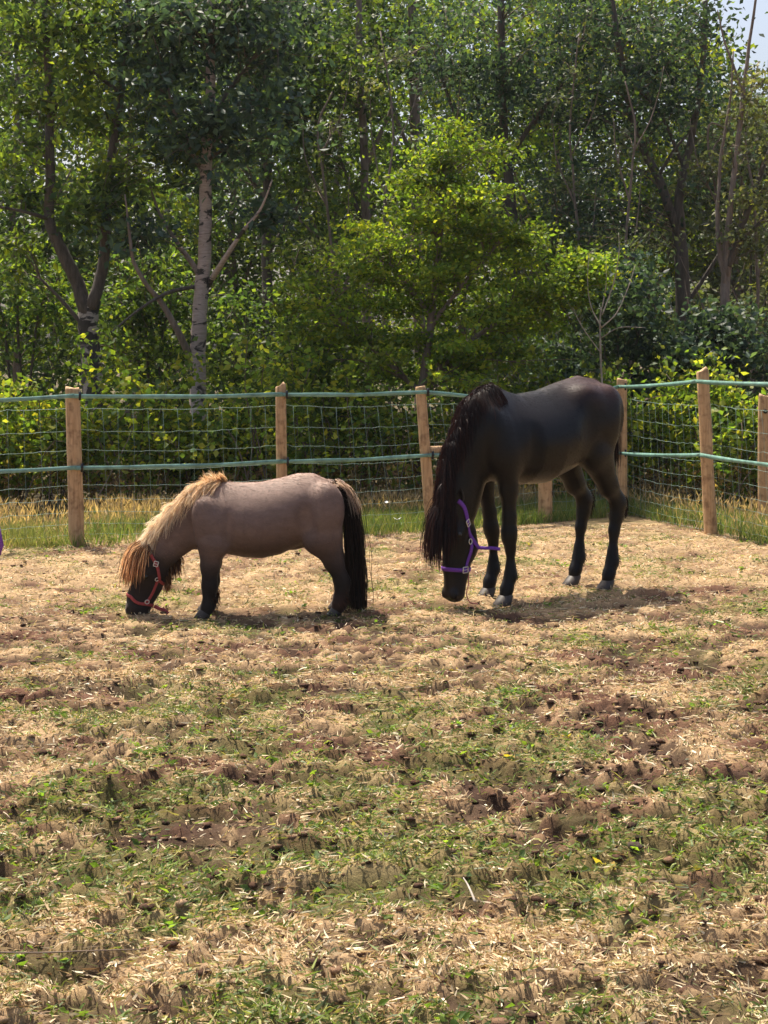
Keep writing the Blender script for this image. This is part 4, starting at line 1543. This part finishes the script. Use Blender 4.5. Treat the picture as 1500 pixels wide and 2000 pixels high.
    for X, Yy in ((L(662, 0)[0], .12), (L(669, 0)[0], -.12), (L(410, 0)[0], .115), (L(413, 0)[0], -.115)):     # fetlock hair
        n = 90
        p = np.array([X - .02, Yy, .09]) + RNG.normal(size=(n, 3)) * np.array([.012, .02, .025])
        p = B.onto(p, 0, 3)
        cc = pick([(.05, .025, .018), (.09, .04, .02), (.02, .015, .012)], n)
        mb = MB()
        strands(mb, B, p, np.stack([-.7 + .2 * RNG.normal(size=n), .3 * RNG.normal(size=n), -.8 * np.ones(n)], 1), .02 + .03 * RNG.random(n), cc, cc, 5, .35, .003, .02)
        mb.obj('leg_feather', M_HAIR1, root, False)
    # red halter
    def at(px, py, y=.09):
        return (L(px, 0)[0], y, L(0, py)[1])

    def loop(a, b, n=14, off=.12):
        """ring of points round the head through the profile points a (front) and b (back)"""
        a, b = np.array(at(*a, 0)), np.array(at(*b, 0))
        c, h = (a + b) / 2, (a - b) / 2
        return [c + h * math.cos(t) + np.array([0, off, 0]) * math.sin(t) for t in np.linspace(0, 2 * np.pi, n, endpoint=False)]
    hl = strap(B, loop((254, 1156), (303, 1178)), .019, .003, M_RED, root, 'halter', True, .003, 60)
    for sg in (1, -1):
        strap(B, [at(292, 1172, sg * .07), at(303, 1158, sg * .08), at(312, 1142, sg * .08), at(315, 1130, sg * .08)], .018, .003, M_RED, hl, 'cheek_strap')
        strap(B, [at(318, 1128, sg * .08), at(316, 1112, sg * .09), at(311, 1097, sg * .09), at(300, 1079, sg * .09), at(294, 1066, sg * .05), at(291, 1056, 0)], .020, .003, M_RED, hl, 'crown_strap', False, .010)
        buckle(B, at(294, 1169, sg * .08), (0, 0, 1), .026, .024, M_METAL, hl, 'ring', .0032, True)
        buckle(B, at(313, 1127, sg * .09), (0, 0, 1), .022, .022, M_METAL, hl, 'ring', .003, True)
        buckle(B, at(309, 1094, sg * .09), (-.3, 0, 1), .026, .03, M_METAL, hl, 'buckle', .003, False, .015)
    strap(B, [at(318, 1131, .07), at(325, 1138, .0), at(318, 1131, -.07)], .018, .003, M_RED, hl, 'throat_strap')
    strap(B, [at(304, 1179, .01), at(315, 1184, .02), at(324, 1186, .03), at(331, 1193, .035)], .022, .003, M_RED, hl, 'strap_end', False, None, 16, (.1, 1, .2))
    return root


# ------------------------------------------------------------------ the big black horse
def build_horse():
    root = thing('horse', 'black horse with long mane and purple halter, grazing beside the pony', 'horse', (1.022, 9.597, 0), math.radians(220))
    B = Body()
    B.trunk([(-.70, 1.24, 1.02, .08, .2), (-.645, 1.345, .95, .18, .2), (-.54, 1.425, .90, .235, .3), (-.40, 1.445, .87, .255, .36), (-.22, 1.405, .80, .278, .34),
             (0, 1.35, .730, .288, .36), (.2, 1.330, .735, .278, .43), (.34, 1.362, .765, .235, .6), (.44, 1.372, .80, .215, .62), (.54, 1.295, .86, .175, .4), (.62, 1.16, .93, .11, .2)], .06)
    B.limb([(.50, 1.12), (.64, .93), (.695, .73), (.71, .60)], [.235, .172, .152, .132], sy=[.58, .5, .52, .62], k=.07)
    B.limb([(.745, .60), (.755, .48), (.755, .25), (.755, .085)], [.082, .088, .072, .066], sy=[.85, .95, .80, .88], k=.03)
    B.limb([(.660, .44), (.655, .36), (.70, .21), (.715, .065)], [.090, .088, .055, .038], sy=[.62, .62, .75, .9], k=.035)
    B.ell((.37, 0, .90), (.24, .13, .12), .06)
    dents = [((-.25, .272, 1.12), (.07, .030, .17)), ((.27, .262, 1.02), (.030, .026, .20)), ((-.60, .25, 1.02), (.03, .03, .15)), ((.20, .225, 1.28), (.12, .035, .03))]
    for sg in (1, -1):
        B.ell((.80, sg * .074, .465), (.035, .026, .024), .025)
        for dc, dr in dents:
            B.cut((dc[0], sg * dc[1], dc[2]), dr, .05)
        B.ell((.795, sg * .042, .075), (.026, .024, .03), .02)
        B.cut((.815, sg * .058, .08), (.011, .011, .020), .010)
        fx = 0.0 if sg > 0 else -.12
        B.ell((.47, sg * .120, 1.03), (.11, .088, .235), .036, -.35)
        B.ell((.36, sg * .165, .97), (.12, .06, .10), .03, .5)
        B.ell((.45 + fx * .3, sg * .145, .93), (.10, .075, .12), .06)
        B.limb([(.415 + fx * .2, .90), (.405 + fx * .5, .72), (.398 + fx * .8, .54), (.40 + fx * .9, .455), (.398 + fx, .405), (.388 + fx, .34), (.386 + fx, .22), (.386 + fx, .165), (.42 + fx, .088), (.432 + fx, .045)],
               [.095, .060, .042, .046, .043, .030, .029, .038, .036, .040], y=sg * .14, sy=[.8, .85, .95, .95, .95, .85, .85, .95, 1, 1], k=.035)
        hx = 0.0 if sg > 0 else .02
        B.ell((-.50, sg * .142, 1.14), (.165, .122, .25), .036, .25)
        B.ell((-.33, sg * .15, 1.28), (.10, .075, .09), .09)
        B.ell((-.37 + hx, sg * .165, .93), (.11, .08, .13), .03, -.2)
        B.limb([(-.44 + hx, .90), (-.555 + hx, .69), (-.635 + hx, .60), (-.655 + hx, .55), (-.64 + hx, .47), (-.615 + hx, .38), (-.60 + hx, .23), (-.596 + hx, .165), (-.562 + hx, .088), (-.549 + hx, .045)],
               [.135, .074, .051, .055, .045, .035, .032, .040, .036, .040], y=sg * .145, sy=[.72, .75, .7, .75, .8, .85, .85, .95, 1, 1], k=.04)
        B.limb([(-.60 + hx, .66), (-.69 + hx, .585)], [.022, .024], y=sg * .145, k=.03)          # point of hock
    V, Q = B.surface((-.80, -.40, -.02), (.98, .40, 1.52), .0125)
    x, y, z = V.T
    n = (fbm(x, z, 3.0, 3, 4.0) - .5)[:, None]
    c = np.array([.0075, .0058, .0058]) * (1 + .6 * n)
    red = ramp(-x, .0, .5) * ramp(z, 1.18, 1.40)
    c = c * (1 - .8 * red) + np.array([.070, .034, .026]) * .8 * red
    muz = ramp(-z, -.26, -.10) * (x > .6)[:, None]
    c = c * (1 - .5 * muz) + np.array([.028, .019, .018]) * .5 * muz
    leg = ramp(-z, -.7, -.45) * (x < .55)[:, None]
    c = c * (1 - .35 * leg)
    mb = MB()
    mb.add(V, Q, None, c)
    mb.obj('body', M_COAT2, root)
    coat_hair(B, V, c, 75000, M_HAIR2C, root, .015, .0030)
    for sg in (1, -1):
        fx = 0.0 if sg > 0 else -.12
        hoof(root, .432 + fx, sg * .14, .058, .066, M_HOOF if sg > 0 else M_HOOFD, .6)
        hoof(root, -.548 + (0 if sg > 0 else .02), sg * .145, .056, .064, M_HOOF, .7)
        e = B.onto(np.array([[.79, sg * .12, .45]]), -.010)[0]
        me = MB()
        th_ = np.linspace(0, np.pi, 7)
        tube(me, [e + np.array([0, sg * (-.020 * math.cos(a)), 0]) for a in th_], [max(.021 * math.sin(a), .0005) for a in th_], 12)
        me.obj('eye', M_EYE, root)
        b = np.array([.755, sg * .055, .655])
        ear(root, B, b, b + np.array([.035, sg * .05, .10]), (.8, sg * .6, -.1), .055, (.016, .014, .015), M_COAT2)
    crest = [np.array(p) for p in ((.40, 0, 1.385), (.52, 0, 1.31), (.64, 0, 1.17), (.765, 0, 1.03), (.835, 0, .85), (.83, 0, .69), (.79, 0, .66))]
    mb = MB()
    pal = [(.012, .010, .012), (.018, .014, .016), (.009, .008, .010), (.032, .019, .016)]
    for n, sd, ln in ((5200, 1.0, .20), (3200, -.7, .15)):
        p, t = sample_line(crest, n, 0)
        p[:, 1] += RNG.normal(size=n) * .016
        p = B.onto(p, -.004, 3)
        d = np.stack([.12 + .10 * RNG.normal(size=n), sd * (.7 + .3 * RNG.normal(size=n)), -.1 + .15 * RNG.normal(size=n)], 1)
        cc = pick(pal, n)
        l = ln * (.6 + .6 * RNG.random(n)) * (.75 + .45 * t)
        strands(mb, B, p, d, l, cc, cc * np.array([1.8, 1.4, 1.2]), 11, .36, .0025, .012, .005, .06, lock=(t * 90).astype(int) + (200 if sd > 0 else 0), lockamt=.28)
    n = 300
    p, t = sample_line(crest[:2], n, .01)
    d = np.stack([.3 + .5 * RNG.normal(size=n), .8 * RNG.normal(size=n), .5 + .3 * RNG.normal(size=n)], 1)
    cc = pick(pal, n)
    strands(mb, B, p, d, .05 + .06 * RNG.random(n), cc, cc, 7, .3, .0032, .02)
    mb.obj('mane', M_HAIR2, root, False)
    mb = MB()
    n = 2400
    p = np.array([.815, 0, .64]) + RNG.normal(size=(n, 3)) * np.array([.012, .026, .02])
    p = B.onto(p, -.002, 3)
    d = np.stack([.6 + .12 * RNG.normal(size=n), .0 + .3 * RNG.normal(size=n), -.1 + .15 * RNG.normal(size=n)], 1)
    cc = pick(pal, n)
    strands(mb, B, p, d, .14 + .22 * RNG.random(n), cc, cc * np.array([1.7, 1.3, 1.2]), 11, .36, .0032, .012, .010, .03, lock=RNG.integers(0, 60, n), lockamt=.4)
    mb.obj('forelock', M_HAIR2, root, False)
    mb = MB()
    n = 1800
    p = np.array([-.685, 0, 1.27]) + RNG.normal(size=(n, 3)) * np.array([.014, .025, .02])
    d = np.stack([-.06 + .06 * RNG.normal(size=n), -.05 + .12 * RNG.normal(size=n), .1 + .2 * RNG.normal(size=n)], 1)
    cc = pick(pal, n)
    strands(mb, B, p, d, .25 + .25 * RNG.random(n), cc, cc * 1.4, 14, .5, .003, .006, .006, .02)
    mb.obj('tail', M_HAIR2, root, False)
    mb = MB()
    for sg, hx in ((1, 0), (-1, .02)):                 # tufts behind the hocks
        n = 150
        p = np.array([-.69 + hx, sg * .145, .54]) + RNG.normal(size=(n, 3)) * np.array([.008, .012, .03])
        p = B.onto(p, 0, 3)
        cc = pick(pal, n)
        strands(mb, B, p, np.stack([-.8 + .2 * RNG.normal(size=n), .3 * RNG.normal(size=n), -.3 * np.ones(n)], 1), .02 + .04 * RNG.random(n), cc, cc, 6, .35, .0035, .02)
        mb.obj('leg_feather', M_HAIR2, root, False)
        mb = MB()
    for X, Yy in ((.386, .14), (.266, -.14), (-.596, .145), (-.576, -.145)):
        n = 60
        p = np.array([X - .03, Yy, .16]) + RNG.normal(size=(n, 3)) * np.array([.012, .025, .03])
        p = B.onto(p, 0, 3)
        cc = pick(pal, n)
        strands(mb, B, p, np.stack([-.7 + .2 * RNG.normal(size=n), .3 * RNG.normal(size=n), -.8 * np.ones(n)], 1), .008 + .016 * RNG.random(n), cc, cc, 6, .5, .003, .02)
        mb.obj('leg_feather', M_HAIR2, root, False)
        mb = MB()

    # purple halter
    def loop(a, b, n=14, off=.13):
        a, b = np.array((a[0], 0, a[1])), np.array((b[0], 0, b[1]))
        c, h = (a + b) / 2, (a - b) / 2
        return [c + h * math.cos(t) + np.array([0, off, 0]) * math.sin(t) for t in np.linspace(0, 2 * np.pi, n, endpoint=False)]
    hl = strap(B, loop((.86, .235), (.62, .215)), .026, .004, M_PURPLE, root, 'halter', True, .003, 60)
    for sg in (1, -1):
        strap(B, [(.70, sg * .09, .232), (.675, sg * .1, .29), (.655, sg * .1, .36), (.655, sg * .1, .39)], .026, .004, M_PURPLE, hl, 'cheek_strap')
        strap(B, [(.585, sg * .05, .355), (.62, sg * .09, .39), (.665, sg * .1, .45), (.70, sg * .1, .52), (.735, sg * .09, .60), (.76, sg * .03, .68)], .028, .004, M_PURPLE, hl, 'crown_strap', False, .004)
        buckle(B, (.71, sg * .09, .226), (0, 0, 1), .050, .036, M_METAL, hl, 'buckle', .0038)
        buckle(B, (.665, sg * .1, .402), (0, 0, 1), .028, .034, M_METAL, hl, 'ring', .0035, True)
        buckle(B, (.705, sg * .1, .527), (.6, 0, 1), .036, .040, M_METAL, hl, 'buckle', .0036, False, .009)
    strap(B, [(.60, .06, .365), (.57, .0, .35), (.60, -.06, .365)], .026, .004, M_PURPLE, hl, 'throat_strap')
    strap(B, [(.588, .05, .356), (.555, .075, .352), (.52, .10, .352), (.478, .135, .345)], .022, .004, M_PURPLE, hl, 'strap_end', False, None, 16, (.3, 1, .3))
    mb = MB()
    tube(mb, smooth_path([(.655, .03, .19), (.675, .05, .13), (.70, .06, .07), (.69, .08, .02), (.66, .09, .012), (.66, .12, .012)], 24), .0035, 6)
    mb.obj('cord', M_PINK, hl)
    return root


build_pony()
build_horse()

# ------------------------------------------------------------------ small things
M_SOIL = m_plain('dark_clod', (0.05, 0.032, 0.024), 0.95, var=0.5, scale=40)
M_WHITE = m_plain('white_petal', (0.8, 0.8, 0.76), 0.6, var=0.05)


def clod(px, py, r, label, name='dung_clod', cat='clod'):
    Y = GY(py)
    x = (px - 750) / F * Y
    bm = bmesh.new()
    bmesh.ops.create_icosphere(bm, subdivisions=3, radius=1)
    co = np.array([v.co[:] for v in bm.verts])
    s = 0.72 + 0.55 * fbm(co[:, 0] + px, co[:, 1], co[:, 2].mean(), 3, 1.6) + 0.25 * (fbm(co[:, 1] + px, co[:, 2], 2.0, 2, 4.0) - 0.5)
    for v, k in zip(bm.verts, s):
        v.co = Vector((v.co.x * k * r * 1.25, v.co.y * k * r, (v.co.z * 0.62 + 0.35) * k * r))
    me = bpy.data.meshes.new(name)
    bm.to_mesh(me)
    bm.free()
    for p in me.polygons:
        p.use_smooth = True
    o = link(name, me, M_SOIL)
    o.location = (x, Y, float(ground_z([x], [Y])[0]))
    tag(o, label, cat, 'dark clods on the paddock')


clod(1432, 1532, 0.024, 'round dark clod, larger of the pair at the right')
clod(1390, 1553, 0.02, 'smaller reddish dark clod just left of the round one')
clod(1428, 1400, 0.03, 'dark flat clod at right, farthest of the clods')
clod(1240, 1672, 0.02, 'dark clod in the bare reddish soil at right')
clod(752, 1632, 0.026, 'wide dark lump standing in for a hollow near the middle of the foreground')  # dark lump added where the ground has a dark scraped hollow
clod(1292, 1985, 0.022, 'dark clod at the bottom edge on the right')


def stem_thing(pts, r, name, label, cat, mat=None):
    P3 = []
    for px, py, h in pts:
        Y = GY(py)
        x = (px - 750) / F * Y
        P3.append((x, Y, 0.012 + h))
    mb = MB()
    tube(mb, smooth_path(P3, 16), np.linspace(r, r * 0.5, 16), 6)
    tag(mb.obj(name, mat or M_PALE), label, cat)


stem_thing([(928, 1776, 0.01), (915, 1752, 0.02), (905, 1742, 0.03)], 0.004, 'dry_stalk', 'short pale dry stalk sticking up in the middle foreground', 'stalk')
stem_thing([(-20, 1878, 0.012), (80, 1880, 0.014), (180, 1876, 0.014), (285, 1870, 0.01)], 0.0025, 'fallen_twig', 'long thin twig lying across the bottom left ground', 'twig', M_TWIG)

for k, (px, py, Y, lb) in enumerate(((757, 983, 12.6, 'upper of two white butterflies over the grass strip'), (776, 1015, 12.4, 'lower of two white butterflies over the grass strip'))):
    c = P(px, py, Y)
    root = thing('butterfly', lb, 'butterfly', tuple(c), 0.6 + k, 'white butterflies')
    mb = MB()
    tube(mb, [(-0.012, 0, 0), (0, 0, 0.001), (0.012, 0, 0)], [0.001, 0.002, 0.001], 6)
    mb.obj('insect_body', M_BLACK, root)
    for sg in (1, -1):
        mb = MB()
        o = np.array([[0.008, 0, 0], [0.020, 0.022, 0.012], [0.006, 0.030, 0.016], [-0.002, 0.022, 0.012], [-0.014, 0.022, 0.010], [-0.012, 0.006, 0.004], [-0.006, 0, 0]]) * 1.2
        o[:, 1] *= sg
        n = len(o)
        V = np.concatenate([o, o + [0, 0, 0.0008]])
        tri = [[0, a, a + 1] for a in range(1, n - 1)] + [[n, n + a + 1, n + a] for a in range(1, n - 1)]
        qd = [[a, (a + 1) % n, n + (a + 1) % n, n + a] for a in range(n)]
        mb.add(V, qd, tri)
        mb.obj('wing', M_WHITE, root, False)

# purple cloth bag with a pale buckle, only its edge in the picture
c = P(-54, 1063, 11.2)
c[2] = 0.0
root = thing('cloth_bag', 'purple fabric bulge with a pale buckle at the left edge', 'bag', tuple(c))
mb = MB()
V, q = [], []
n = 20
prof = [(0.0, 0.16), (0.02, 0.215), (0.10, 0.235), (0.20, 0.23), (0.26, 0.205), (0.295, 0.15), (0.31, 0.05)]
for z, r in prof:
    for a in range(n):
        th = a / n * 2 * math.pi
        k = 1 + 0.05 * math.sin(5 * th + z * 20)
        V.append((math.cos(th) * r * k, math.sin(th) * r * 0.7 * k, z))
for k in range(len(prof) - 1):
    for a in range(n):
        b = (a + 1) % n
        q.append([k * n + a, k * n + b, (k + 1) * n + b, (k + 1) * n + a])
mb.add(V, q, [[(len(prof) - 1) * n, (len(prof) - 1) * n + a, (len(prof) - 1) * n + a + 1] for a in range(1, n - 1)])
mb.obj('bag_body', M_PURPLE, root)
mb = MB()
tube(mb, [(0.205, -0.07, 0.20), (0.222, -0.06, 0.235), (0.205, -0.05, 0.262), (0.19, -0.06, 0.235), (0.205, -0.07, 0.20)], 0.006, 6, cap=False)
mb.obj('buckle', M_METAL, root)


# ------------------------------------------------------------------ the air of the wood: thin even haze
def build_haze():
    bm = bmesh.new()
    bmesh.ops.create_cube(bm, size=1)
    bmesh.ops.scale(bm, vec=(640, 420, 15), verts=bm.verts)
    bmesh.ops.translate(bm, vec=(0, 130, 6.3), verts=bm.verts)
    me = bpy.data.meshes.new('haze')
    bm.to_mesh(me)
    bm.free()
    m = bpy.data.materials.new('haze_air')
    m.use_nodes = True
    nt = m.node_tree
    nt.nodes.remove(nt.nodes['Principled BSDF'])
    v = N(nt, 'ShaderNodeVolumePrincipled')
    v.inputs['Color'].default_value = (0.86, 0.92, 1.0, 1)
    v.inputs['Density'].default_value = HAZE
    v.inputs['Anisotropy'].default_value = 0.2
    nt.links.new(v.outputs[0], nt.nodes['Material Output'].inputs['Volume'])
    o = link('haze', me, m)
    tag(o, 'thin pale haze hanging in the sunlit air', 'haze', kind='stuff')


HAZE = 0.0003
build_haze()
